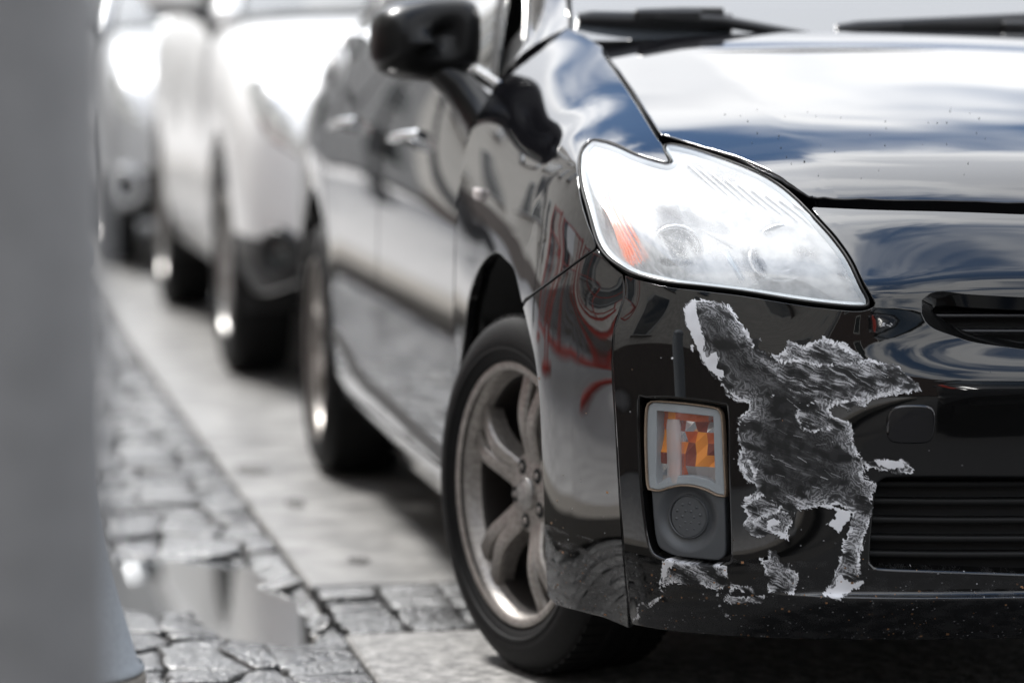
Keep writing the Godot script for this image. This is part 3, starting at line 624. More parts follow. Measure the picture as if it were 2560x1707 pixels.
func scuff_textures() -> Array:
	var tone := PackedFloat32Array()
	var bare := PackedFloat32Array()
	tone.resize(SCUFF_W * SCUFF_H)
	bare.resize(SCUFF_W * SCUFF_H)
	var na := FastNoiseLite.new()   # streaks
	na.seed = 5
	na.frequency = 0.10
	na.fractal_octaves = 2
	var nb := FastNoiseLite.new()   # broad drift
	nb.seed = 9
	nb.frequency = 0.03
	nb.fractal_octaves = 2
	var nc := FastNoiseLite.new()   # grain
	nc.seed = 21
	nc.frequency = 0.5
	nc.fractal_octaves = 2
	var thin := PackedFloat32Array()   # where the paint is worn to pale primer
	thin.resize(SCUFF_W * SCUFF_H)
	var jobs := []
	for p in PALE_MARKS:
		jobs.append([pts2(p), 3])
	for p in SCRAPE_MARKS:
		jobs.append([pts2(p), 0])
	for p in LINE_MARKS:
		jobs.append([pts2(p), 1])
	for p in WHITE_MARKS:
		jobs.append([pts2(p), 2])
	for job in jobs:
		var poly: PackedVector2Array = job[0]
		var kind: int = job[1]
		var b := Rect2(poly[0], Vector2.ZERO)
		for p in poly:
			b = b.expand(p)
		b = b.grow(14.0 if kind != 2 else 8.0)
		var st := 2.0
		var gw := int(b.size.x / st) + 2
		var gh := int(b.size.y / st) + 2
		var grid := PackedFloat32Array()
		grid.resize(gw * gh)
		for j in gh:
			for i in gw:
				var p := b.position + Vector2(i, j) * st
				var dd := seg_dist(p, poly, kind != 1)
				if kind != 1 and not Geometry2D.is_point_in_polygon(p, poly):
					dd = -dd
				grid[j * gw + i] = dd
		for y in range(maxi(0, int(b.position.y * MM)), mini(SCUFF_H, int(b.end.y * MM))):
			for x in range(maxi(0, int(b.position.x * MM)), mini(SCUFF_W, int(b.end.x * MM))):
				var p := Vector2(x, y) / MM
				# torn edges: slanting teeth, and a drift that bends them
				var w2 := nb.get_noise_2d(p.x, p.y)
				var along := p.x * 0.8 + p.y * 0.6 + 14.0 * w2
				var across := p.y * 0.8 - p.x * 0.6
				var w1 := na.get_noise_2d(along * 2.0, across * 0.7)
				var tooth := absf(fposmod(along * 0.105 + 0.8 * na.get_noise_2d(p.x * 0.4, p.y * 0.4), 1.0) - 0.5) * 2.0 - 0.5
				var q := (p - b.position) / st
				var i := clampi(int(q.x), 0, gw - 2)
				var j := clampi(int(q.y), 0, gh - 2)
				var fx := q.x - i
				var fy := q.y - j
				var d0 := lerpf(grid[j * gw + i], grid[j * gw + i + 1], fx)
				var d1 := lerpf(grid[j * gw + gw + i], grid[j * gw + gw + i + 1], fx)
				var d := lerpf(d0, d1, fy)
				var k := y * SCUFF_W + x
				if kind == 3:
					thin[k] = maxf(thin[k], smoothstep(-6.0, 9.0, d + 9.0 * w1 + 8.0 * w2))
				elif kind == 0:
					d += w1 * 3.5 + w2 * 4.0 + tooth * 4.0 * smoothstep(-0.25, 0.3, nb.get_noise_2d(p.x * 1.7 + 90.0, p.y * 1.7))
					if d > -0.4:
						# drag marks: level across the body of the scrape, steeper in its upper arm
						var px := p.x + 4.0 * w2
						var py := p.y + 2.5 * nb.get_noise_2d(p.x + 70.0, p.y)
						var lvl := na.get_noise_2d((py * 0.94 + px * 0.34) * 2.3, (px * 0.94 - py * 0.34) * 0.26)
						var stp := na.get_noise_2d((py * 0.5 + px * 0.86) * 2.3 + 500.0, (px * 0.5 - py * 0.86) * 0.26)
						var up_arm := smoothstep(380.0, 430.0, p.y) * smoothstep(260.0, 190.0, p.x)
						var str := lerpf(lvl, stp, up_arm) * 1.7
						var broad := na.get_noise_2d((py * 0.9 + px * 0.4) * 0.4 + 300.0, (px * 0.9 - py * 0.4) * 0.13) * 1.6
						var fine := nc.get_noise_2d(p.x, p.y)
						# bared plastic is dark and finely scored; rubbed primer is pale and chipped
						str = str * lerpf(0.6, 1.0, thin[k]) + 0.45 * fine
						var pale := 0.3 + 2.4 * thin[k]
						var body := 0.009 + 0.10 * pale * pow(smoothstep(-0.5, 0.9, str + 0.6 * broad + 0.12 * fine), 2.0)
						body += 0.30 * smoothstep(0.55, 0.85, str + 0.3 * broad) * pow(minf(pale, 1.3), 1.7) * 0.6
						body *= 0.35 + 1.3 * smoothstep(-0.25, 0.35, nb.get_noise_2d(p.x * 1.3 + 40.0, p.y * 1.3))
						# ridges pushed up beside the torn edge, one behind another
						var ridge := 0.15 + 0.85 * smoothstep(-0.1, 0.8, sin(d * 0.85 + w2 * 7.0 + tooth * 1.6))
						var rim := ridge * exp(-maxf(d, 0.0) / 14.0) * smoothstep(-0.5, 0.4, broad + w2 + 0.2)
						rim = maxf(rim, smoothstep(4.6, 1.4, d + 2.0 * str) * smoothstep(-0.4, 0.25, broad + 0.2))
						body = lerpf(minf(body, 0.45), 0.80, clampf(rim, 0.0, 1.0))
						var cv := smoothstep(-0.4, 0.4, d)
						tone[k] = lerpf(tone[k], body, cv)
						bare[k] = maxf(bare[k], cv)
				elif kind == 1:
					var wd := 2.0 + 3.0 * w2 + 2.6 * w1 + 1.6 * tooth
					var cv := smoothstep(wd, wd - 1.0, absf(d + 2.5 * nc.get_noise_2d(p.x * 0.35, p.y * 0.35)))
					if cv > 0.0:
						var str2 := na.get_noise_2d(along * 1.8, across * 0.4)
						tone[k] = lerpf(tone[k], clampf(0.55 + 0.7 * str2 + 0.25 * w2, 0.1, 0.85), cv)
						bare[k] = maxf(bare[k], cv)
				else:
					d += w1 * 2.6 + tooth * 1.6
					var cv := smoothstep(-0.4, 0.4, d)
					if cv > 0.0:
						tone[k] = lerpf(tone[k], 0.74 + 0.08 * w2, cv)
						bare[k] = maxf(bare[k], cv)
	# single scratches dragged through the scraped area
	rng.seed = 123
	var field := pts2(SCRAPE_MARKS[0])
	var fb := Rect2(field[0], Vector2.ZERO)
	for q in field:
		fb = fb.expand(q)
	for s in 170:
		var q := fb.position + Vector2(rng.randf() * fb.size.x, rng.randf() * fb.size.y)
		if s % 6 == 0:
			q = Vector2(rng.randf_range(0.0, 190.0), rng.randf_range(40.0, 140.0))
		var lean := nb.get_noise_2d(q.x, q.y) * 0.7 + (-0.35 if q.y < 395.0 or q.x > 230.0 else -1.05)
		var dir := Vector2(cos(lean), sin(lean))
		var long := rng.randf_range(4.0, 20.0)
		var shade := rng.randf_range(0.10, 0.55)
		var wide := rng.randi_range(0, 1)
		for k in int(long * 2.0):
			q += dir * 0.5
			dir = dir.rotated(rng.randf_range(-0.03, 0.03))
			for w in wide + 1:
				var x := int(q.x * MM)
				var y := int(q.y * MM) + w
				if x >= 0 and y >= 0 and x < SCUFF_W and y < SCUFF_H and bare[y * SCUFF_W + x] > 0.7 and tone[y * SCUFF_W + x] < 0.6:
					tone[y * SCUFF_W + x] = lerpf(tone[y * SCUFF_W + x], shade, 0.5)
	# chips and road grit on the lower half
	rng.seed = 77
	var warm := {}
	for s in 620:
		var px := rng.randf_range(20.0, 980.0)
		var py := absf(rng.randfn(0.0, 70.0)) + 4.0
		if s % 11 == 0:
			py = rng.randf_range(60.0, 460.0)
		var rad := rng.randf_range(0.2, 0.55) if s % 9 else rng.randf_range(0.6, 1.3)
		var v := rng.randf_range(0.08, 0.4)
		for y in range(int((py - rad) * MM), int((py + rad) * MM) + 1):
			for x in range(int((px - rad * 1.5) * MM), int((px + rad * 1.5) * MM) + 1):
				if x >= 0 and y >= 0 and x < SCUFF_W and y < SCUFF_H:
					tone[y * SCUFF_W + x] = v
					bare[y * SCUFF_W + x] = 1.0
					if s % 3 == 0:
						warm[y * SCUFF_W + x] = true
	# dried road dust in speckled patches near the lower edge
	for y in 210:
		for x in SCUFF_W:
			var k := y * SCUFF_W + x
			if bare[k] < 0.5:
				var g := nc.get_noise_2d(x * 0.9, y * 0.9) + 0.9 * nb.get_noise_2d(x * 0.5, y * 1.2)
				var c := smoothstep(-0.05, 0.45, g + 0.28 - y * 0.0024)
				if c > 0.0:
					tone[k] = 0.03
					bare[k] = 0.6 * c
	var ca := PackedByteArray()
	var ro := PackedByteArray()
	ca.resize(SCUFF_W * SCUFF_H * 3)
	ro.resize(SCUFF_W * SCUFF_H)
	var co := PackedByteArray()
	co.resize(SCUFF_W * SCUFF_H)
	var lut := PackedByteArray()
	for k in 1001:
		lut.append(int(clampf(Color(k / 1000.0, 0, 0).linear_to_srgb().r * 255.0, 0, 255)))
	for y in SCUFF_H:
		for x in SCUFF_W:
			var k := (SCUFF_H - 1 - y) * SCUFF_W + x   # picture rows run downwards
			var s := y * SCUFF_W + x
			var t := lerpf(0.005, tone[s], bare[s])
			var rr := t
			var gg := t * 1.0
			var bb := t * 1.03
			if warm.has(s):
				gg *= 0.5
				bb *= 0.22
			ca[k * 3] = lut[int(clampf(rr, 0, 1) * 1000)]
			ca[k * 3 + 1] = lut[int(clampf(gg, 0, 1) * 1000)]
			ca[k * 3 + 2] = lut[int(clampf(bb, 0, 1) * 1000)]
			co[k] = int(255.0 * (1.0 - bare[s]))
			ro[k] = int(lerpf(5.0, 170.0, bare[s]))
	var out := []
	out.append(ImageTexture.create_from_image(Image.create_from_data(SCUFF_W, SCUFF_H, false, Image.FORMAT_RGB8, ca)))
	out.append(ImageTexture.create_from_image(Image.create_from_data(SCUFF_W, SCUFF_H, false, Image.FORMAT_L8, ro)))
	out.append(ImageTexture.create_from_image(Image.create_from_data(SCUFF_W, SCUFF_H, false, Image.FORMAT_L8, co)))
	return out

# Condensation inside the headlight: opaque mist with a patch of clear drops where it has run together.
func mist_texture() -> ImageTexture:
	var w := 900
	var h := 520
	var im := Image.create_empty(w, h, false, Image.FORMAT_RGBA8)
	var n := FastNoiseLite.new()
	n.seed = 4
	n.frequency = 0.012
	n.fractal_octaves = 4
	var cell := FastNoiseLite.new()
	cell.seed = 8
	cell.noise_type = FastNoiseLite.TYPE_CELLULAR
	cell.frequency = 0.13
	cell.cellular_return_type = FastNoiseLite.RETURN_DISTANCE
	# patches: centre and radii as shares of the lens, strength
	var wet := [[.50, .37, .085, .17, 1.0], [.585, .40, .07, .12, .7], [.64, .33, .05, .11, .65], [.66, .25, .03, .06, .5], [.72, .215, .035, .08, .8], [.87, .28, .035, .03, .35], [.675, .2, .018, .1, .5], [.81, .376, .05, .04, .3], [.72, .78, .13, .10, .5], [.2, .42, .12, .26, .85], [.454, .218, .1, .022, .6], [.96, .17, .03, .12, .4]]
	for y in h:
		for x in w:
			var u := x / float(w)
			var v := 1.0 - y / float(h)
			var m := 0.0
			for q in wet:
				var du: float = (u - q[0]) / q[2]
				var dv: float = (v - q[1]) / q[3]
				m = maxf(m, q[4] * smoothstep(1.25, 0.45, sqrt(du * du + dv * dv) + 0.45 * n.get_noise_2d(x, y)))
			var a := 0.66 - 0.24 * n.get_noise_2d(x * 2.0, y * 2.0)
			if m > 0.02:
				var drop := smoothstep(-0.62, -0.9, cell.get_noise_2d(x, y))
				a = lerpf(a, 0.12 + 0.68 * drop, m)
			im.set_pixel(x, y, Color(0.63, 0.64, 0.65, clampf(a, 0.05, 0.95)))
	return ImageTexture.create_from_image(im)

func materials() -> void:
	M.paint = mat("black_paint", Color(0.004, 0.004, 0.005), 0.02, {"coat": 0.5, "coat_rough": 0.01})
	var sc := scuff_textures()
	var b := StandardMaterial3D.new()
	b.resource_name = "scraped_black_paint"
	b.albedo_texture = sc[0]
	b.roughness = 1.0
	b.roughness_texture = sc[1]
	b.clearcoat_enabled = true
	b.clearcoat = 0.5
	b.clearcoat_roughness = 0.01
	b.clearcoat_texture = sc[2]
	b.heightmap_enabled = true
	b.heightmap_texture = sc[0]
	b.heightmap_scale = 0.025
	b.texture_repeat = false
	M.bumper = b
	M.trim = mat("black_trim", Color(0.012, 0.012, 0.013), 0.35)
	M.gasket = mat("rubber_gasket", Color(0.006, 0.006, 0.006), 0.55, {"spec": 0.35})
	M.void = mat("black_plastic_and_shade", Color(0.02, 0.02, 0.02), 0.85)  # inner plastics; also stands in for shade in lug holes and panel gaps
	M.plastic = mat("grained_grey_plastic", Color(0.10, 0.106, 0.114), 0.42, {"noise": [0.03, 0.72, 0.015, 0.08]})
	M.rubber = mat("tyre_rubber", Color(0.011, 0.011, 0.0115), 0.66, {"spec": 0.3, "noise": [0.12, 0.6, 0.02]})
	M.alloy = mat("dusty_alloy", Color(0.56, 0.52, 0.485), 0.4, {"metal": 0.6, "noise": [0.14, 0.62, 0.0, 0.02]})
	M.alloy_bright = mat("worn_silver_alloy", Color(0.62, 0.6, 0.58), 0.3, {"metal": 0.8, "noise": [0.2, 0.6, 0.0]})
	M.iron = mat("shade_dark_iron", Color(0.02, 0.016, 0.014), 0.65)  # also colours the rim barrel, darkened for the shade between spokes
	M.chrome = mat("bright_trim", Color(0.85, 0.86, 0.87), 0.09, {"metal": 1.0})
	M.glass = mat("clear_glass", Color(0.9, 0.95, 0.95, 0.05), 0.0)
	M.tint = mat("tinted_glass", Color(0.02, 0.025, 0.025), 0.02, {"coat": 1.0, "coat_rough": 0.0})
	M.screen = mat("windscreen_glass", Color(0.04, 0.045, 0.05), 0.0, {"spec": 0.8, "coat": 1.0, "coat_rough": 0.0})
	M.shell_black = mat("satin_black_shell", Color(0.005, 0.005, 0.005), 0.28, {"spec": 0.32})
	M.lens = mat("clear_polycarbonate", Color(0.95, 0.97, 1.0, 0.04), 0.02)
	M.silver = mat("silvered_reflector", Color(0.82, 0.83, 0.84), 0.16, {"metal": 1.0})
	M.housing = mat("pale_lamp_housing", Color(0.42, 0.43, 0.44), 0.3)
	M.amber = mat("amber_plastic", Color(0.85, 0.20, 0.04), 0.25)
	M.amber_deep = mat("deep_amber_reflector", Color(0.62, 0.11, 0.015), 0.12)
	M.amber_bright = mat("orange_reflector", Color(0.9, 0.3, 0.02), 0.12)
	M.rim_plastic = mat("greyed_lens_rim", Color(0.30, 0.33, 0.35), 0.3)
	M.seal = mat("yellowed_seal", Color(0.42, 0.31, 0.22), 0.5, {"noise": [0.04, 0.6, 0.0]})
	M.milky = mat("frosted_bulb_cover", Color(0.66, 0.60, 0.58, 0.62), 0.35)
	M.amber_dark = mat("red_brown_reflector", Color(0.22, 0.03, 0.01), 0.1)
	var mi := StandardMaterial3D.new()
	mi.resource_name = "condensation"
	mi.albedo_texture = mist_texture()
	mi.transparency = BaseMaterial3D.TRANSPARENCY_ALPHA
	mi.roughness = 0.6
	mi.backlight_enabled = true
	mi.backlight = Color(0.35, 0.35, 0.35)
	mi.texture_repeat = false
	M.mist = mi
	M.concrete = mat("pale_concrete", Color(0.32, 0.312, 0.30), 0.4, {"noise": [2.6, 0.55, 0.25], "world": true, "seed": 6})
	M.grit = mat("gritty_concrete", Color(0.33, 0.32, 0.305), 0.6, {"noise": [0.7, 0.38, 0.5, 0.03], "world": true, "seed": 12})
	M.stones = []
	for k in 5:
		var c: float = [0.11, 0.14, 0.17, 0.125, 0.095][k]
		M.stones.append(mat("wet_paving_stone", Color(c, c * 1.0, c * 1.0), [0.2, 0.3, 0.38, 0.26, 0.18][k], {"noise": [0.35, 0.5, 1.2, 0.03], "world": true, "seed": 30 + k}))
	M.bed = mat("dark_joint_sand", Color(0.075, 0.07, 0.064), 0.7, {"noise": [0.3, 0.5, 0.5], "world": true})
	M.asphalt = mat("asphalt", Color(0.055, 0.055, 0.057), 0.85, {"noise": [0.5, 0.55, 0.4, 0.06], "world": true, "seed": 15})
	M.water = mat("puddle_water", Color(0.02, 0.022, 0.022), 0.015, {"coat": 1.0, "coat_rough": 0.0})
	M.post = mat("grey_painted_steel", Color(0.25, 0.25, 0.252), 0.45, {"noise": [0.5, 0.82, 0.0]})
	M.bollard = mat("pale_grey_cast_iron", Color(0.36, 0.39, 0.42), 0.6, {"noise": [0.12, 0.8, 0.05]})
	M.kerb = mat("kerb_stone", Color(0.33, 0.30, 0.26), 0.85, {"noise": [0.25, 0.55, 0.3, 0.05], "world": true})
	M.white_paint = mat("white_paint", Color(0.86, 0.86, 0.855), 0.3, {"coat": 0.5})
	M.silver_paint = mat("silver_paint", Color(0.58, 0.59, 0.60), 0.35, {"metal": 0.2, "coat": 0.5})
	M.dark_paint = mat("charcoal_paint", Color(0.02, 0.021, 0.024), 0.2, {"coat": 0.8})
	M.cream = mat("cream_render", Color(0.80, 0.755, 0.68), 0.9, {"noise": [3.0, 0.8, 0.2], "world": true})
	M.base_stone = mat("brown_plinth", Color(0.16, 0.13, 0.11), 0.8, {"noise": [1.0, 0.7, 0.2], "world": true})
	M.brick = mat("dark_brick", Color(0.075, 0.05, 0.042), 0.9, {"noise": [0.8, 0.6, 0.3], "world": true})
	M.far_wall = mat("grey_brown_render", Color(0.45, 0.44, 0.425), 0.9, {"noise": [3.0, 0.8, 0.2], "world": true})
	M.red = mat("red_paint", Color(0.42, 0.045, 0.03), 0.4)
	M.frame = mat("window_frame", Color(0.5, 0.5, 0.48), 0.5)
	M.wire = mat("galvanised_wire", Color(0.25, 0.26, 0.27), 0.4, {"metal": 0.6})
	M.paving = mat("pavement_concrete", Color(0.45, 0.44, 0.43), 0.8, {"noise": [1.5, 0.7, 0.3], "world": true, "seed": 19})

# ------------------------------------------------------------------ the black hatchback
func S_front(u: float, v: float) -> Vector3:
	return front.at(u, v)

func S_lens(u: float, v: float) -> Vector3:
	return lens.at(u, v)

func S_fend(u: float, v: float) -> Vector3:
	return fend.at(u, v)

func S_door(u: float, v: float) -> Vector3:
	return door.at(u, v)

const HOOD_Z := [.84, .80, .74, .66, .55, .4, .2, 0.0, -.2, -.36, -.45, -.6]
const HOOD_Y := [.74, .80, .858, .905, .942, .98, 1.02, 1.056, 1.0915, 1.117, 1.1275, 1.14]
func S_hood(x: float, z: float) -> Vector3:
	var y := table(HOOD_Z, HOOD_Y, z + 0.28 * x * x) - 0.012 * maxf(0.0, absf(x) - 0.45) / 0.2
	return Vector3(x, y, z)

func arc(u: float) -> float:
	var i := clampi(int(u), 0, ARC_TABLE.size() - 2)
	return lerpf(ARC_TABLE[i], ARC_TABLE[i + 1], u - i)

func bumper_uv(u: float, _v: float, p: Vector3) -> Vector2:
	return Vector2(arc(u), 1.0 - (p.y - 0.17) / 0.65)

func side_uv(u: float, _v: float, p: Vector3) -> Vector2:
	return Vector2(0.99 - u * 0.09, 1.0 - (p.y - 0.17) / 0.65)

# v of the front patch at a height
const FRONT_Y := [.185, .235, .262, .274, .32, .42, .52, .60, .66, .71, .738, .765, .83, .87, .91, .95]
func v_at(y: float) -> float:
	for k in FRONT_Y.size() - 1:
		if y <= FRONT_Y[k + 1]:
			return k + (y - FRONT_Y[k]) / (FRONT_Y[k + 1] - FRONT_Y[k])
	return 15.0

func slat(parent: Node, y0: float, y1: float, u0: float, u1: float, back: float, h: float, m: Material, called := "slat") -> void:
	var rows := []
	for k in 25:
		var t := k / 24.0
		var u := lerpf(u0, u1, t)
		var y := lerpf(y0, y1, 1.0 - absf(2.0 * t - 1.0))
		var p := front.at(u, v_at(y)) + Vector3(0, 0, -back)
		var row := []
		for q in [[0.0, h * 0.35], [0.0, -h * 0.35], [-0.004, -h * 0.5], [-0.022, -h * 0.5], [-0.022, h * 0.5], [-0.005, h * 0.5]]:
			row.append(p + Vector3(0, q[1], q[0]))
		rows.append(row)
	var mb := MB.new()
	net(mb, rows, -1.0, false, true)
	obj(called, mb, m, parent)

func inner_shell(S: Callable, u0: float, u1: float, v0: float, v1: float, f: float, back: float, steps_u: int, steps_v: int, mb: MB) -> void:
	var rows := []
	for i in steps_u + 1:
		var row := []
		for j in steps_v + 1:
			var u := lerpf(u0, u1, i / float(steps_u))
			var v := lerpf(v0, v1, j / float(steps_v))
			row.append(S.call(u, v) - nrm(S, u, v, f) * back)
		rows.append(row)
	net(mb, rows, f)

func build_wheel(parent: Node, at: Vector3, turn: float, spin: float, side := 1.0) -> Node3D:
	# outer face towards -x
	var w := hold("wheel", parent, at)
	w.rotation.y = turn
	w.scale.x = side
	var R := 0.3135
	var rr := 0.2285
	var mb := MB.new()
	var prof := [[rr - 0.004, -0.088], [rr + 0.004, -0.098], [rr + 0.016, -0.106], [rr + 0.034, -0.1115], [rr + 0.05, -0.110], [rr + 0.064, -0.104], [R - 0.014, -0.098], [R - 0.006, -0.092], [R - 0.001, -0.08], [R, -0.05], [R, 0.05], [R - 0.001, 0.08], [R - 0.02, 0.1], [rr + 0.03, 0.11], [rr, 0.09]]
	lathe(mb, prof, 96)
	# raised rib round the sidewall
	lathe(mb, [[rr + 0.022, -0.1085], [rr + 0.024, -0.1115], [rr + 0.028, -0.1125], [rr + 0.031, -0.111]], 96)
	obj("tyre", mb, M.rubber, w)
	mb = MB.new()
	for k in 72:
		var a := TAU * k / 72.0
		var x := Transform3D(Basis(Vector3.RIGHT, a), Vector3.ZERO)
		for s in [-1.0, 1.0]:
			cbox(mb, Vector3(s * 0.062, R - 0.001, 0), Vector3(0.045, 0.006, 0.019), 0.001, x)
	for s in [-0.025, 0.0, 0.025]:
		lathe(mb, [[R - 0.001, s - 0.009], [R + 0.0035, s - 0.008], [R + 0.0035, s + 0.008], [R - 0.001, s + 0.009]], 72)
	obj("tread", mb, M.rubber, w)
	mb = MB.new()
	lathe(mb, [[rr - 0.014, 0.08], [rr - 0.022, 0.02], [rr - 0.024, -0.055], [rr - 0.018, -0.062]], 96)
	obj("barrel", mb, M.iron, w)  # darker than the rim lip: shade behind the spokes put into its colour
	mb = MB.new()
	lathe(mb, [[rr - 0.018, -0.062], [rr - 0.016, -0.064], [rr - 0.010, -0.080], [rr - 0.006, -0.088], [rr - 0.001, -0.092], [rr + 0.003, -0.094], [rr + 0.006, -0.099], [rr + 0.003, -0.103], [rr - 0.004, -0.1035], [rr - 0.010, -0.100]], 96)
	obj("rim", mb, M.alloy, w)
	mb = MB.new()
	lathe(mb, [[0.0, 0.035], [rr - 0.03, 0.035], [rr - 0.024, 0.03]], 48, -1.0)
	lathe(mb, [[0.15, -0.02], [0.152, -0.014], [0.152, 0.0], [0.06, 0.0]], 48)
	lathe(mb, [[0.0, -0.021], [0.15, -0.021]], 48, -1.0)
	obj("brake_disc", mb, M.iron, w)
	var spokes := 5
	for k in spokes:
		var a := spin + TAU * k / spokes
		mb = MB.new()
		# two prongs that part from a broad root and meet the rim, with a window between them
		for s in [-1.0, 1.0]:
			var rows := []
			for i in 13:
				var t := i / 12.0
				var r := lerpf(0.038, rr - 0.016, t)
				var c: float = s * (0.0125 + 0.0165 * smoothstep(0.3, 1.0, t))
				var half := lerpf(0.0150, 0.0148, smoothstep(0.0, 0.6, t)) + 0.003 * smoothstep(0.85, 1.0, t)
				var face := -0.068 - 0.022 * smoothstep(0.0, 0.55, t) + 0.012 * smoothstep(0.6, 1.0, t)
				var back := face + lerpf(0.05, 0.034, t)
				rows.append([r, c, half, face, back])
			for strip in [[[-0.80, 1], [-0.3, 0], [0.3, 0], [0.80, 1]], [[-1.0, 2], [-0.80, 1]], [[0.80, 1], [1.0, 2]], [[-1.0, 3], [-1.0, 2]], [[1.0, 2], [1.0, 3]]]:
				var nets := []
				for st in rows:
					var row := []
					for q in strip:
						row.append(Vector3([st[3], st[3] + 0.0012, st[3] + 0.006, st[4]][q[1]], st[0], st[1] + q[0] * st[2]))
					nets.append(row)
				net(mb, nets, -1.0)
		# web at the root
		var web := []
		for i in 7:
			var t := i / 6.0
			var r := lerpf(0.036, 0.118, t)
			var face := -0.064 - 0.014 * t
			var row := []
			for q in [-1.0, -0.4, 0.4, 1.0]:
				row.append(Vector3(face - 0.004 * (1.0 - q * q), r, q * 0.021))
			web.append(row)
		net(mb, web, -1.0)
		mb.moved(Transform3D(Basis(Vector3.RIGHT, a), Vector3.ZERO))
		obj("spoke", mb, M.alloy, w)
	mb = MB.new()
	lathe(mb, [[0.0, -0.084], [0.018, -0.0835], [0.0205, -0.082], [0.0215, -0.079], [0.023, -0.081], [0.0265, -0.081], [0.029, -0.078], [0.030, -0.07]], 40)
	obj("hub_cap", mb, M.alloy_bright, w)
	mb = MB.new()
	lathe(mb, [[0.028, -0.072], [0.060, -0.071], [0.072, -0.066], [0.078, -0.055], [0.078, -0.02]], 48)
	obj("hub", mb, M.alloy, w)
	for k in 5:
		var a := spin + TAU * (k + 0.5) / 5.0
		var x := Transform3D(Basis.IDENTITY, Vector3(0, cos(a) * 0.050, sin(a) * 0.050))
		var nut := hold("lug_nut", w)
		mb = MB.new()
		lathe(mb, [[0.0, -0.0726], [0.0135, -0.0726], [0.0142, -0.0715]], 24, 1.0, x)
		obj("hole_shade_disc", mb, M.void, nut)  # flat dark disc on the hub, painted shade of a lug hole
		mb = MB.new()
		lathe(mb, [[0.0, -0.0755], [0.0048, -0.0755], [0.0062, -0.0738], [0.0064, -0.07]], 6, 1.0, x)
		obj("nut", mb, M.alloy, nut)
	return w

const DOOR_Z := [-.48, -.9, -1.3, -1.8, -2.2, -2.6, -3.0, -3.3, -3.48]
const BELT_Y := [.985, 1.035, 1.06, 1.085, 1.10, 1.12, 1.13, 1.13, 1.12]
const BELT_X := [-.752, -.775, -.785, -.785, -.775, -.76, -.74, -.71, -.65]

func door_grid() -> Array:
	var ly := [.17, .24, .32, .42, .52, .60, .66, .71]
	var lx := [-.81, -.845, -.862, -.868, -.870, -.870, -.869, -.868]
	var k := [1.0, 1.0, 1.0, 1.0, 1.0, 1.0, 0.985, 0.955, 0.88]
	var g := []
	for i in DOOR_Z.size():
		var c := []
		for j in 8:
			c.append(Vector3(lx[j] * k[i], ly[j], DOOR_Z[i]))
		for j in 5:
			var f := (j + 1) / 5.0
			c.append(Vector3(lerpf(-.868 * k[i], BELT_X[i], pow(f, 2.2)), lerpf(.71, BELT_Y[i], f), DOOR_Z[i]))
		g.append(c)
	return g

func door_uv(z: float, y: float) -> Vector2:
	var a := 0.0
	var b := float(door.nu)
	for k in 24:
		var m := (a + b) / 2.0
		if door.at(m, 4.0).z > z:
			a = m
		else:
			b = m
	var c := 0.0
	var d := float(door.nv)
	for k in 24:
		var m := (c + d) / 2.0
		if door.at(a, m).y < y:
			c = m
		else:
			d = m
	return Vector2(a, c)

func door_poly(zy: Array) -> PackedVector2Array:
	var o := PackedVector2Array()
	var k := zy.size()
	for i in k:
		var p: Vector2 = zy[i]
		var q: Vector2 = zy[(i + 1) % k]
		var m := maxi(1, int(p.distance_to(q) / 0.06))
		for s in m:
			var w := p.lerp(q, s / float(m))
			o.append(door_uv(w.x, w.y))
	return o

func belt(z: float, t: float) -> Vector3:
	var x := table(DOOR_Z, BELT_X, z)
	var y := table(DOOR_Z, BELT_Y, z)
	var top := Vector3(-0.585 + 0.03 * smoothstep(-2.2, -3.4, z), 1.40 + 0.035 * sin(clampf((-z - 1.0) / 1.6, 0.0, 1.0) * PI * 0.6) - 0.16 * smoothstep(-2.3, -3.4, z), z)
	var p := Vector3(x, y, z).lerp(top, t)
	p.x -= 0.03 * t * (1.0 - t)
	return p

func S_side(z: float, t: float) -> Vector3:
	return belt(z, t)

func cargrid(mb: MB, rows: Array, f := 1.0) -> void:
	net(mb, rows, f)

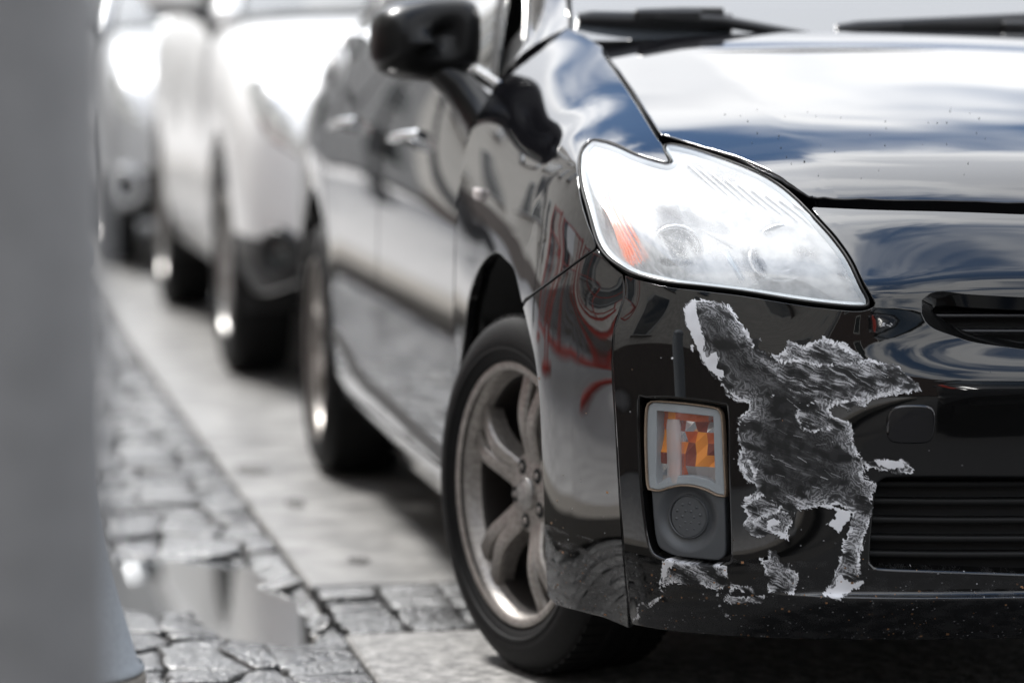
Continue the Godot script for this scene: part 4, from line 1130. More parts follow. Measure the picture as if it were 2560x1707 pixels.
func build_headlight(car: Node3D) -> void:
	var h := hold("headlight", car)
	var line := pts2(LENS_OUT_LINE)
	var Sl := S_lens
	var mb := MB.new()
	panel(mb, Sl, line, [], 0.14, 0.16, {"r": 0.004, "depth": 0.006, "lift": 0.003})
	obj("clear_lens", mb, M.lens, h)
	mb = MB.new()
	var inset := PackedVector2Array()
	var fr := edge_frame(Sl, line, 1.0, false)
	for q in fr:
		inset.append(q[0] - q[3] * 0.006)
	panel(mb, Sl, inset, [], 0.14, 0.16, {"r": 0.001, "depth": 0.0005, "lift": -0.006, "uv": func(u: float, v: float, _p: Vector3) -> Vector2: return Vector2((u - 1.8) / 4.4, 1.0 - (v - 1.0) / 5.0)})
	obj("condensation", mb, M.mist, h, "white mist and water drops inside the lens")
	# rubber round the lens and the bowl behind it
	mb = MB.new()
	var rows := []
	for q in fr:
		var p: Vector3 = lens.at(q[0].x, q[0].y)
		var row := []
		for w in [[0.0005, -0.010], [0.0005, 0.001], [0.0025, 0.0028], [0.0045, 0.0015], [0.0055, -0.006], [0.0055, -0.03]]:
			row.append(p + q[1] * w[0] + q[2] * w[1])
		rows.append(row)
	net(mb, rows, 1.0, true, false)
	obj("gasket", mb, M.gasket, h)
	mb = MB.new()
	rows = []
	var mid := lens.at(4.3, 3.0) + Vector3(0.035, -0.02, -0.10)
	for q in fr:
		var p: Vector3 = lens.at(q[0].x, q[0].y) - q[1] * 0.002
		var row := []
		for w in [[0.0, 0.004], [0.02, 0.02], [0.10, 0.05], [0.35, 0.075], [0.75, 0.085], [1.0, 0.085]]:
			var c := mid
			row.append((p - q[2] * w[1]).lerp(c, w[0]))
		rows.append(row)
	net(mb, rows, 1.0, true, false)
	obj("bowl", mb, M.housing, h)
	# ledge along the top and bright rim inside the lens
	mb = MB.new()
	rows = []
	for q in fr:
		var p: Vector3 = lens.at(q[0].x, q[0].y)
		var row := []
		for w in [[0.001, -0.001], [0.006, -0.004], [0.009, -0.010], [0.0095, -0.018]]:
			row.append(p - q[1] * w[0] + q[2] * w[1])
		rows.append(row)
	net(mb, rows, 1.0, true, false)
	obj("lens_rim", mb, M.rim_plastic, h)
	# lamps behind the lens: place, direction and radius
	var spots := [[3.92, 2.72, 0.040, "projector"], [5.38, 2.75, 0.042, "reflector"]]
	for s in spots:
		var p := lens.at(s[0], s[1])
		var nn := nrm(Sl, s[0], s[1], 1.0)
		var dir := Vector3(-0.12, 0.03, 1.0).normalized()
		var c := p - nn * 0.045
		var bs := Basis()
		bs.x = -dir
		bs.y = Vector3.UP
		bs.z = bs.x.cross(bs.y).normalized()
		bs.y = bs.z.cross(bs.x)
		var x := Transform3D(bs, c)
		var r: float = s[2]
		mb = MB.new()
		lathe(mb, [[r * 0.92, 0.03], [r * 0.98, 0.0], [r, -0.006], [r * 1.06, -0.009], [r * 1.12, -0.006], [r * 1.14, 0.01], [r * 1.14, 0.04]], 40, 1.0, x)
		var unit := obj(s[3], mb, M.silver, h)
		mb = MB.new()
		lathe(mb, [[0.0, -0.012], [r * 0.4, -0.010], [r * 0.7, -0.003], [r * 0.9, 0.012], [r * 0.93, 0.02]], 32, 1.0, x)
		obj("front_glass", mb, M.tint if s[3] == "projector" else M.silver, unit)
	# amber side lamp
	mb = MB.new()
	for k in 7:
		var u := 2.22 + 0.13 * k
		rows = []
		for i in 6:
			var v := lerpf(1.95 + 0.05 * k, 4.1 + 0.02 * k, i / 5.0)
			var p := lens.at(u, v)
			var q := lens.at(u + 0.12, v)
			var nn := nrm(Sl, u, v, 1.0)
			rows.append([p - nn * 0.024, p.lerp(q, 0.5) - nn * 0.016, q - nn * 0.024])
		net(mb, rows, -1.0)
	obj("side_lamp", mb, M.amber, h, "amber ribbed side lamp behind the misted lens")
	# fluting along the top of the lens, each rib a sliver of moulded plastic
	for k in 9:
		var u := 4.62 + 0.135 * k
		mb = MB.new()
		var path := []
		var rad := []
		for i in 7:
			var t := i / 6.0
			var uu := u + 0.22 * t
			var v := lerpf(5.12 - 0.19 * k * 0.95, 4.2 - 0.2 * k * 0.9, t)
			path.append(lens.at(uu, v) - nrm(Sl, uu, v, 1.0) * 0.002)
			rad.append(Vector2(0.0022, 0.0012) * (1.0 - 0.6 * t))
		tube(mb, path, rad, 6)
		obj("flute", mb, M.rim_plastic, h)
	# divider between the two lamps
	mb = MB.new()
	rows = []
	for i in 6:
		var t := i / 5.0
		var u := lerpf(4.83, 4.70, t)
		var v := lerpf(1.62, 2.3, t)
		var p := lens.at(u, v)
		rows.append([p + Vector3(-0.006, 0, -0.014), p + Vector3(0, 0, -0.008), p + Vector3(0.006, 0, -0.014)])
	net(mb, rows, -1.0)
	obj("divider", mb, M.rim_plastic, h)

func build_corner_lamp(car: Node3D) -> void:
	var Sf := S_front
	var L := hold("corner_lamp", car)
	var mb := MB.new()
	var line := pts2(LAMP_LINE)
	panel(mb, Sf, line, [], 0.12, 0.10, {"r": 0.003, "depth": 0.004, "lift": -0.006})
	obj("clear_lens", mb, M.lens, L)
	# grey border of the lens and its yellowed seal
	mb = MB.new()
	panel(mb, Sf, line, [pts2(LAMPW_LINE)], 0.12, 0.10, {"r": 0.002, "depth": 0.010, "lift": -0.009, "hr": 0.0015, "hdepth": 0.02})
	obj("lens_border", mb, M.rim_plastic, L)
	mb = MB.new()
	var fr := edge_frame(Sf, line, 1.0, false)
	var rows := []
	for q in fr:
		var p: Vector3 = front.at(q[0].x, q[0].y)
		var row := []
		for w in [[0.0, -0.014], [0.0005, -0.0055], [0.0018, -0.0045], [0.003, -0.006], [0.003, -0.02]]:
			row.append(p + q[1] * w[0] + q[2] * w[1])
		rows.append(row)
	net(mb, rows, 1.0, true, false)
	obj("seal", mb, M.seal, L)
	# amber bowl made of facets
	rng.seed = 8
	var box := Rect2(pts2(LAMPW_LINE)[0], Vector2.ZERO)
	for p in pts2(LAMPW_LINE):
		box = box.expand(p)
	box = box.grow(0.02)
	var nx := 6
	var ny := 7
	var h := []
	for i in nx + 1:
		var r := []
		for j in ny + 1:
			r.append(rng.randf_range(0.020, 0.034))
		h.append(r)
	for i in nx:
			for j in ny:
				mb = MB.new()
				var kind := 2 if j < 2 and i > 2 or j < 1 else (i * 7 + j * 5 + i * j) % 2
				var q := []
				for c in [[0, 0], [1, 0], [1, 1], [0, 1]]:
					var u: float = box.position.x + box.size.x * (i + c[0]) / nx
					var v: float = box.position.y + box.size.y * (j + c[1]) / ny
					q.append(front.at(u, v) - nrm(Sf, u, v, 1.0) * h[i + c[0]][j + c[1]])
				mb.flat(q[0], q[1], q[2], Vector3(-0.3, 0, 1))
				mb.flat(q[0], q[2], q[3], Vector3(-0.3, 0, 1))
				obj("facet", mb, M.milky if kind == 2 else [M.amber_deep, M.amber_dark, M.amber_bright, M.amber_deep, M.amber_dark, M.silver, M.amber_deep][rng.randi() % 7], L)
	# frosted bulb cover, a half round prism with fine ribs down it
	var path := []
	var rad := []
	for i in 9:
		var v := lerpf(box.position.y + 0.08, box.end.y - 0.16, i / 8.0)
		var u := box.position.x + box.size.x * 0.30
		path.append(front.at(u, v) - nrm(Sf, u, v, 1.0) * 0.022)
		rad.append(Vector2(0.019, 0.011) if i > 0 and i < 8 else Vector2(0.017, 0.009))
	mb = MB.new()
	tube(mb, path, rad, 28)
	var cover := obj("bulb_cover", mb, M.milky, L)
	for k in 4:
		var rib := []
		for w in path:
			rib.append(w + Vector3(-0.012 + 0.008 * k, 0, 0.0105 - 0.0012 * absf(k - 1.5)))
		mb = MB.new()
		tube(mb, rib, [0.0011, 0.0013, 0.0013, 0.0013, 0.0013, 0.0013, 0.0013, 0.0013, 0.0011], 6)
		obj("rib", mb, M.lens, cover)
	# fog lamp blank below it
	var B := hold("fog_lamp_cover", car)
	var c2: Vector2 = pts2(FOG_C_LINE)[0]
	var cp := front.at(c2.x, c2.y)
	var Sd := func(u: float, v: float) -> Vector3:
		var p := front.at(u, v)
		var d := Vector2((p - cp).length(), 0.0).x
		var e := cp.y - p.y
		var k := 0.0
		if d < 0.062:
			k = 0.011 * smoothstep(0.056 + 0.1 * e * 0.2, 0.037, d)
		if d < 0.0345:
			k -= 0.004 * smoothstep(0.0345, 0.0315, d)
		return p + nrm(Sf, u, v, 1.0) * (-0.009 - k)
	mb = MB.new()
	panel(mb, Sd, pts2(FOGC_LINE), [], 0.022, 0.022, {"r": 0.003, "depth": 0.02})
	obj("cover_plate", mb, M.plastic, B)
	mb = MB.new()
	var nn := nrm(Sf, c2.x, c2.y, 1.0)
	var ex := Vector3.UP.cross(nn).normalized()
	rows = []
	for k in 48:
		var a := TAU * k / 48.0
		var row := []
		for w in [[0.0318, -0.0170], [0.0328, -0.0152], [0.0340, -0.0158], [0.0345, -0.021]]:
			row.append(cp + (ex * cos(a) + Vector3.UP * sin(a)) * w[0] + nn * w[1])
		rows.append(row)
	net(mb, rows, 1.0, true, false)
	obj("plug_rim", mb, M.plastic, B)
	for k in 16:
		var a := TAU * (k % 10) / 10.0 + 0.2
		var rr := 0.021 if k < 10 else 0.010
		if k >= 10:
			a = TAU * (k - 10) / 6.0
		mb = MB.new()
		lathe(mb, [[0.0, -0.0017], [0.0014, -0.0012], [0.0024, 0.0]], 10, 1.0, Transform3D(Basis(-nn, Vector3.UP, ex), cp + nn * -0.0163 + (ex * cos(a) + Vector3.UP * sin(a)) * rr))
		obj("stud", mb, M.plastic, B)
	# pocket that holds both
	mb = MB.new()
	inner_shell(Sf, 0.75, 2.9, 3.6, 6.9, 1.0, 0.036, 10, 10, mb)
	obj("lamp_pocket", mb, M.trim, car)

func build_bumper(car: Node3D) -> void:
	var Sf := S_front
	var Ss := S_fend
	var mb := MB.new()
	var mp := PackedVector2Array()
	for p in pts2(POCKET_LINE):
		mp.append(Vector2(12.0 - p.x, p.y))
	panel(mb, Sf, pts2(BUMP_OUT_LINE), [pts2(UGRILLE_LINE), pts2(LGRILLE_LINE), pts2(POCKET_LINE), mp], 0.14, 0.16, {"r": 0.0016, "depth": 0.014, "hrs": [0.020, 0.006, 0.004, 0.004], "chamfer": 0.024, "hdepth": 0.026, "uv": bumper_uv})
	var sd := MB.new()
	panel(sd, Ss, pts2(BSIDE_LINE), [], 0.14, 0.2, {"flip": -1.0, "r": 0.0016, "depth": 0.014, "uv": side_uv})
	mb.add(sd)
	for k in sd.v.size():
		sd.v[k].x = -sd.v[k].x
		sd.n[k].x = -sd.n[k].x
	mb.add(sd)
	var bump := obj("front_bumper", mb, M.bumper, car, "black bumper with paint scraped to grey and white at its corner")
	mb = MB.new()
	panel(mb, Sf, pts2(TOW_LINE), [], 0.08, 0.08, {"r": 0.004, "depth": 0.010, "lift": 0.0035})
	obj("tow_eye_cover", mb, M.paint, bump)
	var g := hold("upper_grille", car)
	mb = MB.new()
	inner_shell(Sf, 3.6, 8.4, 7.6, 11.0, 1.0, 0.07, 24, 6, mb)
	obj("grille_back", mb, M.void, g)
	for y in [0.712, 0.690, 0.668]:
		slat(g, y, y - 0.004, 4.35, 7.65, 0.034, 0.007, M.trim)
	g = hold("lower_grille", car)
	mb = MB.new()
	inner_shell(Sf, 3.4, 8.6, 3.2, 6.0, 1.0, 0.055, 24, 6, mb)
	obj("grille_back", mb, M.void, g)
	for k in 5:
		slat(g, 0.330 + 0.0265 * k, 0.324 + 0.0275 * k, 4.05 , 7.95, 0.026, 0.010, M.gasket)
	# added dark shell, stands in for the shade behind every gap
	mb = MB.new()
	inner_shell(Sf, 0.0, 3.9, 0.3, 3.6, 1.0, 0.04, 14, 6, mb)
	inner_shell(Sf, 2.9, 3.9, 3.6, 9.6, 1.0, 0.04, 4, 8, mb)
	inner_shell(Sf, 0.0, 3.9, 6.9, 9.6, 1.0, 0.04, 14, 6, mb)
	inner_shell(Sf, 3.9, 6.0, 10.5, 14.6, 1.0, 0.03, 8, 8, mb)
	inner_shell(Ss, 0.0, 2.0, 0.3, 8.4, -1.0, 0.03, 8, 8, mb)
	inner_shell(Ss, 2.0, 6.0, 7.9, 13.0, -1.0, 0.03, 10, 10, mb)
	inner_shell(Ss, 5.3, 6.0, 1.0, 9.0, -1.0, 0.03, 4, 10, mb)
	obj2("inner_body", mb, M.void, car)

func build_hatchback() -> void:
	var car := thing("parked_car", "black hatchback with scraped white marks on its front bumper and a misted headlight", "car")
	var Sf := S_front
	var Ss := S_fend
	var Sh := S_hood
	var Sd := S_door
	build_bumper(car)
	var mb := MB.new()
	panel(mb, Sh, pts2(HOOD_OUT_LINE), [], 0.035, 0.035, {"flip": -1.0, "r": 0.003, "depth": 0.02})
	obj("bonnet", mb, M.paint, car)
	mb = MB.new()
	rng.seed = 51
	for k in 80:
		var x := rng.randf_range(-0.6, 0.5)
		var z := rng.randf_range(0.30, 0.70) - 0.3 * x * x
		var p := S_hood(x, z) + Vector3(0, 0.0004, 0)
		var s := rng.randf_range(0.0004, 0.0010) * (2.0 if k % 13 == 0 else 1.0)
		mb.flat4(p + Vector3(-s, 0, -s), p + Vector3(s, 0, -s), p + Vector3(s, 0.0012, s), p + Vector3(-s, 0.001, s), Vector3.UP)
	obj("dust_specks", mb, M.housing, car).set_meta("kind", "stuff")
	mb = MB.new()
	var rows := []
	for i in 15:
		var row := []
		for j in 11:
			var x := lerpf(-0.62, 0.62, i / 14.0)
			row.append(S_hood(x, lerpf(0.62 - 0.3 * x * x, -0.42, j / 10.0)) + Vector3(0, -0.035, -0.01))
		rows.append(row)
	net(mb, rows, -1.0)
	obj("bonnet_backing", mb, M.void, car)  # added black sheet under the bonnet, keeps its gaps dark
	mb = MB.new()
	panel(mb, Ss, pts2(FENDER_LINE), [], 0.16, 0.22, {"flip": -1.0, "r": 0.002, "depth": 0.014})
	obj2("front_wing", mb, M.paint, car)
	build_headlight(car)
	build_corner_lamp(car)
	for k in ["headlight", "corner_lamp", "fog_lamp_cover", "lamp_pocket"]:
		var twin: Node3D = car.get_node(k).duplicate()
		car.add_child(twin, true)
		twin.name = k + "_001"
		twin.scale.x = -1.0
	# doors and rear quarter
	var archr := []
	for k in 15:
		var a := lerpf(0.08, PI - 0.08, k / 14.0)
		archr.append(Vector2(-2.7 + 0.40 * cos(a), 0.314 + 0.41 * sin(a)))
	var cutz := []
	var pf := door_poly([Vector2(-.486, .27), Vector2(-.486, .975), Vector2(-1.5, 1.065), Vector2(-1.53, .262)])
	var fd := MB.new()
	panel(fd, Sd, pf, [], 0.2, 0.4, {"flip": -1.0, "r": 0.002})
	obj2("front_door", fd, M.paint, car)
	var rear := [Vector2(-1.537, .262), Vector2(-1.507, 1.065), Vector2(-2.50, 1.105), Vector2(-2.50, .80), Vector2(-2.42, .665)]
	rear.append(Vector2(-2.36, .60))
	rear.append(Vector2(-2.325, .52))
	rear.append(Vector2(-2.302, .42))
	rear.append(Vector2(-2.300, .262))
	rear.reverse()
	mb = MB.new()
	panel(mb, Sd, door_poly(rear), [], 0.2, 0.4, {"flip": -1.0, "r": 0.002})
	obj2("rear_door", mb, M.paint, car)
	var qz := [Vector2(-3.46, .26), Vector2(-3.46, 1.11), Vector2(-2.507, 1.112), Vector2(-2.507, .79), Vector2(-2.45, .67)]
	for k in range(3, 15):
		qz.append(archr[k])
	mb = MB.new()
	panel(mb, Sd, door_poly(qz), [], 0.2, 0.4, {"flip": -1.0, "r": 0.002})
	obj2("rear_quarter", mb, M.paint, car)
	mb = MB.new()
	panel(mb, Sd, door_poly([Vector2(-.486, .175), Vector2(-.486, .262), Vector2(-2.3, .255), Vector2(-2.3, .175)]), [], 0.2, 0.3, {"flip": -1.0, "r": 0.002})
	obj2("sill", mb, M.paint, car)
	# moulding along the doors
	rows = []
	for k in 25:
		var z := lerpf(-0.49, -2.28, k / 24.0)
		var y := 0.292 + 0.028 * smoothstep(-0.5, -1.7, z) + 0.07 * smoothstep(-1.75, -2.3, z)
		var uv := door_uv(z, y)
		var p := door.at(uv.x, uv.y)
		rows.append([p + Vector3(0.002, 0.022, 0), p + Vector3(-0.007, 0.016, 0), p + Vector3(-0.010, 0.0, 0), p + Vector3(-0.005, -0.014, 0), p + Vector3(0.004, -0.018, 0)])
	mb = MB.new()
	net(mb, rows, 1.0)
	obj2("door_moulding", mb, M.trim, car)
	for zh in [-1.17, -2.12]:
		var uv := door_uv(zh, 0.90)
		var p := door.at(uv.x, uv.y)
		mb = MB.new()
		tube(mb, [p + Vector3(0.0, 0.012, 0.10), p + Vector3(-0.032, 0.008, 0.075), p + Vector3(-0.036, 0.0, 0.0), p + Vector3(-0.032, -0.004, -0.075), p + Vector3(0.0, -0.004, -0.10)], [Vector2(0.012, 0.010), Vector2(0.013, 0.010), Vector2(0.014, 0.011), Vector2(0.013, 0.010), Vector2(0.012, 0.010)], 12)
		obj2("door_handle", mb, M.chrome, car)
	mb = MB.new()
	var pm := fend.at(5.0, 8.7)
	cbox(mb, pm + Vector3(-0.004, 0, 0), Vector3(0.014, 0.022, 0.055), 0.005)
	obj2("side_marker", mb, M.milky, car)
	# glasshouse
	var Sg := S_side
	mb = MB.new()
	panel(mb, Sg, PackedVector2Array([Vector2(-.64, .05), Vector2(-1.08, .05), Vector2(-1.50, .05), Vector2(-1.50, .92), Vector2(-1.34, .92), Vector2(-1.18, .86), Vector2(-.92, .55), Vector2(-.72, .2)]), [], 0.12, 0.15, {"flip": -1.0, "r": 0.001, "depth": 0.004})
	obj2("front_side_window", mb, M.tint, car)
	mb = MB.new()
	panel(mb, Sg, PackedVector2Array([Vector2(-1.58, .05), Vector2(-2.50, .05), Vector2(-2.78, .2), Vector2(-2.55, .88), Vector2(-1.58, .92)]), [], 0.12, 0.15, {"flip": -1.0, "r": 0.001, "depth": 0.004})
	obj2("rear_side_window", mb, M.tint, car)
	# pillars and roof skin
	mb = MB.new()
	rows = []
	for k in 13:
		var t := k / 12.0
		var a := Vector3(-0.802, 1.003, -0.484).lerp(Vector3(-0.60, 1.40, -1.25), t)
		var b := Vector3(-0.648, 1.131, -0.484).lerp(Vector3(-0.525, 1.435, -1.17), t)
		a += Vector3(0.045, 0.0, 0) * sin(sqrt(t) * PI)
		b += Vector3(-0.012, 0.03, 0) * sin(t * PI)
		var out := Vector3(-0.72, 0.62, 0.3).normalized()
		var row := []
		for j in 7:
			var s := j / 6.0
			row.append(a.lerp(b, s) + out * (0.022 * sin(s * PI)))
		rows.append(row)
	net(mb, rows, -1.0)
	obj2("front_pillar", mb, M.paint, car)
	for w in [[-.66, 0.0, -1.24, 0.97, 0.02], [-1.54, 0.0, -1.54, 0.97, 0.03], [-2.62, 0.0, -2.7, 0.97, 0.05]]:
		mb = MB.new()
		rows = []
		for k in 9:
			var t := k / 8.0
			var p := belt(lerpf(w[0], w[2], t), lerpf(w[1], w[3], t))
			rows.append([p + Vector3(0.01, 0, w[4] + 0.01), p + Vector3(-0.004, 0, w[4]), p + Vector3(-0.004, 0, -w[4]), p + Vector3(0.01, 0, -w[4] - 0.01)])
		net(mb, rows, 1.0)
		obj2("door_pillar", mb, M.trim, car)
	mb = MB.new()
	rows = []
	for k in 15:
		var z := lerpf(-1.17, -3.3, k / 14.0)
		var e := belt(z, 0.99)
		var row := []
		for j in 9:
			var s := lerpf(-1.0, 1.0, j / 8.0)
			row.append(Vector3(-e.x * s, e.y + 0.055 * (1.0 - s * s) + 0.005, z))
		rows.append(row)
	net(mb, rows, 1.0)
	obj("roof", mb, M.paint, car)
	mb = MB.new()
	rows = []
	for k in 7:
		var t := k / 6.0
		var row := []
		for j in 9:
			var s := lerpf(-1.0, 1.0, j / 8.0)
			row.append(Vector3(lerpf(0.60, 0.70, t) * s, lerpf(1.28, 0.55, t), lerpf(-3.3, -3.62, sin(t * PI * 0.5)) + 0.10 * s * s))
		rows.append(row)
	net(mb, rows, -1.0)
	obj("tailgate", mb, M.paint, car)
	mb = MB.new()
	rows = []
	for k in 6:
		var t := k / 5.0
		var row := []
		for j in 11:
			var s := lerpf(-1.0, 1.0, j / 10.0)
			row.append(Vector3(lerpf(0.80, 0.86, 0.0) * s, lerpf(0.62, 0.2, t), -3.42 - 0.2 * sqrt(maxf(0.0, 1.0 - s * s)) - 0.03 * sin(t * PI)))
		rows.append(row)
	net(mb, rows, -1.0)
	obj("rear_bumper", mb, M.paint, car)
	# windscreen, scuttle and wipers
	mb = MB.new()
	rows = []
	for k in 11:
		var t := k / 10.0
		var row := []
		for j in 15:
			var s := lerpf(-1.0, 1.0, j / 14.0)
			var base := Vector3(0.655 * s, 1.105 + 0.004 * (1.0 - s * s), -0.46 + 0.05 * s * s)
			var top := Vector3(0.535 * s, 1.435 + 0.03 * (1.0 - s * s), -1.18 - 0.07 * (1.0 - s * s))
			row.append(base.lerp(top, t) + Vector3(0, 0.03 * sin(t * PI), 0.02 * sin(t * PI)))
		rows.append(row)
	net(mb, rows, 1.0)
	obj("windscreen", mb, M.screen, car)
	mb = MB.new()
	rows = []
	for j in 15:
		var s := lerpf(-1.0, 1.0, j / 14.0)
		rows.append([Vector3(0.655 * s, 1.107, -0.47 + 0.05 * s * s), Vector3(0.65 * s, 1.098, -0.44), Vector3(0.63 * s, 1.07, -0.395)])
	net(mb, rows, 1.0)
	obj("scuttle", mb, M.trim, car)
	for k in 2:
		var w := hold("wiper", car)
		var x0: float = [-0.635, -0.130][k]
		var x1: float = [-0.335, 0.36][k]
		var sl: float = [-0.02, 0.045][k]
		var y0: float = [1.146, 1.125][k]
		var zz := -0.47
		mb = MB.new()
		var path := []
		var rad := []
		for i in 13:
			var t := i / 12.0
			path.append(Vector3(lerpf(x0, x1, t), y0 + sl * t * (x1 - x0), zz - 0.01 * t + 0.012 * sin(t * PI)))
			rad.append(Vector2(0.012, 0.0165 if t > 0.02 else 0.012))
		tube(mb, path, rad, 12)
		obj("blade", mb, M.trim, w)
		mb = MB.new()
		var jx := lerpf(x0, x1, 0.42 if k == 0 else 0.7)
		tube(mb, [Vector3(x0 + 0.125, y0 + 0.002, zz + 0.006), Vector3(x0 + 0.20, y0 + 0.004, zz + 0.008), Vector3(x1 - 0.02, y0 + 0.006, zz + 0.004)], [Vector2(0.0135, 0.018), Vector2(0.014, 0.0185), Vector2(0.013, 0.016)], 12)
		obj("blade_spoiler", mb, M.gasket, w)
		mb = MB.new()
		cbox(mb, Vector3(jx + 0.045, y0 + 0.008, zz + 0.012), Vector3(0.13, 0.022, 0.03), 0.006)
		obj("clip", mb, M.trim, w)
		mb = MB.new()
		tube(mb, [Vector3(jx + 0.02, y0 + 0.004, zz + 0.016), Vector3(jx + 0.15, y0 - 0.004, zz + 0.012), Vector3(jx + 0.38, y0 - 0.045, zz + 0.03)], [Vector2(0.012, 0.012), Vector2(0.012, 0.012), Vector2(0.011, 0.010)], 12)
		obj("arm", mb, M.trim, w)
	# chrome along the window sills
	mb = MB.new()
	for q in [[0.045, 0.010], [-0.012, 0.010]]:
		var path := []
		var rad := []
		for k in 12:
			var z := lerpf(-0.45, -1.5, k / 11.0)
			path.append(belt(z, 0.0) + Vector3(-0.010, q[0] * 0.55 + 0.003, 0))
			rad.append(Vector2(0.0055, 0.0065))
		tube(mb, path, rad, 8)
	obj2("sill_trim", mb, M.chrome, car)
	# mirrors
	for side in [-1.0, 1.0]:
		var m := hold("door_mirror", car)
		mb = MB.new()
		rows = []
		for i in 17:
			var t := i / 16.0 * PI
			var row := []
			for j in 28:
				var a := TAU * j / 28.0
				var e := 0.5
				var cx := signf(cos(a)) * pow(absf(cos(a)), e)
				var cy := signf(sin(a)) * pow(absf(sin(a)), e + 0.1)
				var st := pow(sin(t), 0.45)
				var taper := 1.0 - 0.16 * maxf(0.0, -cx)
				var z := cos(t)
				row.append(Vector3(-0.902 + 0.110 * cx * st, 1.108 + 0.082 * cy * st * taper + 0.006 * cx, -0.62 + (0.085 if z > 0.0 else 0.04) * z - 0.02 * cx))
			rows.append(row)
		net(mb, rows, -1.0, false, true)
		if side > 0.0:
			mb.moved(Transform3D(Basis.from_scale(Vector3(-1, 1, 1)), Vector3.ZERO))
		obj("housing", mb, M.shell_black, m)
		mb = MB.new()
		tube(mb, [Vector3(-0.885, 1.055, -0.60), Vector3(-0.845, 1.02, -0.59), Vector3(-0.815, 0.98, -0.575), Vector3(-0.79, 0.945, -0.56)], [Vector2(0.045, 0.03), Vector2(0.05, 0.034), Vector2(0.07, 0.038), Vector2(0.10, 0.045)], 16)
		var tri := [Vector3(-0.752, 0.996, -0.47), Vector3(-0.757, 1.03, -0.78), Vector3(-0.690, 1.13, -0.70)]
		mb.flat(tri[0] + Vector3(-0.008, 0, 0), tri[1] + Vector3(-0.008, 0, 0), tri[2] + Vector3(-0.008, 0, 0), Vector3.LEFT)
		if side > 0.0:
			mb.moved(Transform3D(Basis.from_scale(Vector3(-1, 1, 1)), Vector3.ZERO))
		obj("arm", mb, M.shell_black, m)
	# wheels and wheel housings
	build_wheel(car, Vector3(-0.752, 0.3165, 0.0), deg_to_rad(16.0), deg_to_rad(10.0))
	build_wheel(car, Vector3(-0.76, 0.3165, -2.7), 0.0, deg_to_rad(25.0))
	build_wheel(car, Vector3(0.752, 0.3165, 0.0), deg_to_rad(16.0), 0.3, -1.0)
	build_wheel(car, Vector3(0.76, 0.3165, -2.7), 0.0, 0.9, -1.0)
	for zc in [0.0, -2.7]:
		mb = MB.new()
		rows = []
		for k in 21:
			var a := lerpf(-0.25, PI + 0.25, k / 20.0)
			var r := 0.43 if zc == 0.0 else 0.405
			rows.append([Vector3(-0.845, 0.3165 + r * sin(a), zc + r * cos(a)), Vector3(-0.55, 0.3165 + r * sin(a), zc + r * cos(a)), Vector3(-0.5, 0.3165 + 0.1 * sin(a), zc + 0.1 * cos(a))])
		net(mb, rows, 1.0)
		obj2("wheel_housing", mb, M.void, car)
	# floor pan
	mb = MB.new()
	cbox(mb, Vector3(0, 0.24, -1.35), Vector3(1.5, 0.08, 1.95), 0.02)
	cbox(mb, Vector3(0, 0.26, 0.55), Vector3(1.3, 0.1, 0.4), 0.02)
	cbox(mb, Vector3(0, 0.27, -1.35), Vector3(0.98, 0.12, 4.0), 0.02)
	cbox(mb, Vector3(0, 0.30, -3.2), Vector3(1.4, 0.14, 0.25), 0.02)
	obj("floor_pan", mb, M.void, car)
	# seats and dashboard block the view through the cabin
	mb = MB.new()
	cbox(mb, Vector3(0, 0.93, -0.72), Vector3(1.36, 0.24, 0.4), 0.04)
	obj("dashboard", mb, M.void, car)
	for x in [-0.36, 0.36]:
		obj("seat", box(Vector3(0.5, 0.7, 0.16), Vector3(x, 0.92, -1.75), 0.05), M.void, car)

# ------------------------------------------------------------------ other cars: a lofted shell with cut wheel arches, nose at z = 0, tail at z = -length
class Shell:
	var zs := []
	var ws := []
	var bs := []
	var ts := []
	var tab: Callable
	func at(z: float, v: float) -> Vector3:
		var w: float = tab.call(zs, ws, z)
		var b: float = tab.call(zs, bs, z)
		var t: float = tab.call(zs, ts, z)
		var h := t - b
		var q := [Vector2(0, t), Vector2(0.45 * w, t - 0.004), Vector2(0.78 * w, t - 0.022), Vector2(0.93 * w, t - 0.07), Vector2(0.985 * w, t - 0.17 * h - 0.03), Vector2(w, b + 0.58 * h), Vector2(w, b + 0.34 * h), Vector2(0.985 * w, b + 0.14 * h), Vector2(0.93 * w, b)]
		var k := clampf(v, 0.0, 1.0) * 8.0
		var i := mini(int(k), 7)
		var f := k - i
		var p0: Vector2 = q[maxi(i - 1, 0)]
		var p3: Vector2 = q[mini(i + 2, 8)]
		var p: Vector2 = 0.5 * (2.0 * q[i] + (q[i + 1] - p0) * f + (2.0 * p0 - 5.0 * q[i] + 4.0 * q[i + 1] - p3) * f * f + (3.0 * q[i] - p0 - 3.0 * q[i + 1] + p3) * f * f * f)
		return Vector3(-p.x, p.y, z)
	func v_at(z: float, y: float) -> float:
		var a := 0.0
		var b := 1.0
		for k in 20:
			var m := (a + b) / 2.0
			if at(z, m).y > y:
				a = m
			else:
				b = m
		return a

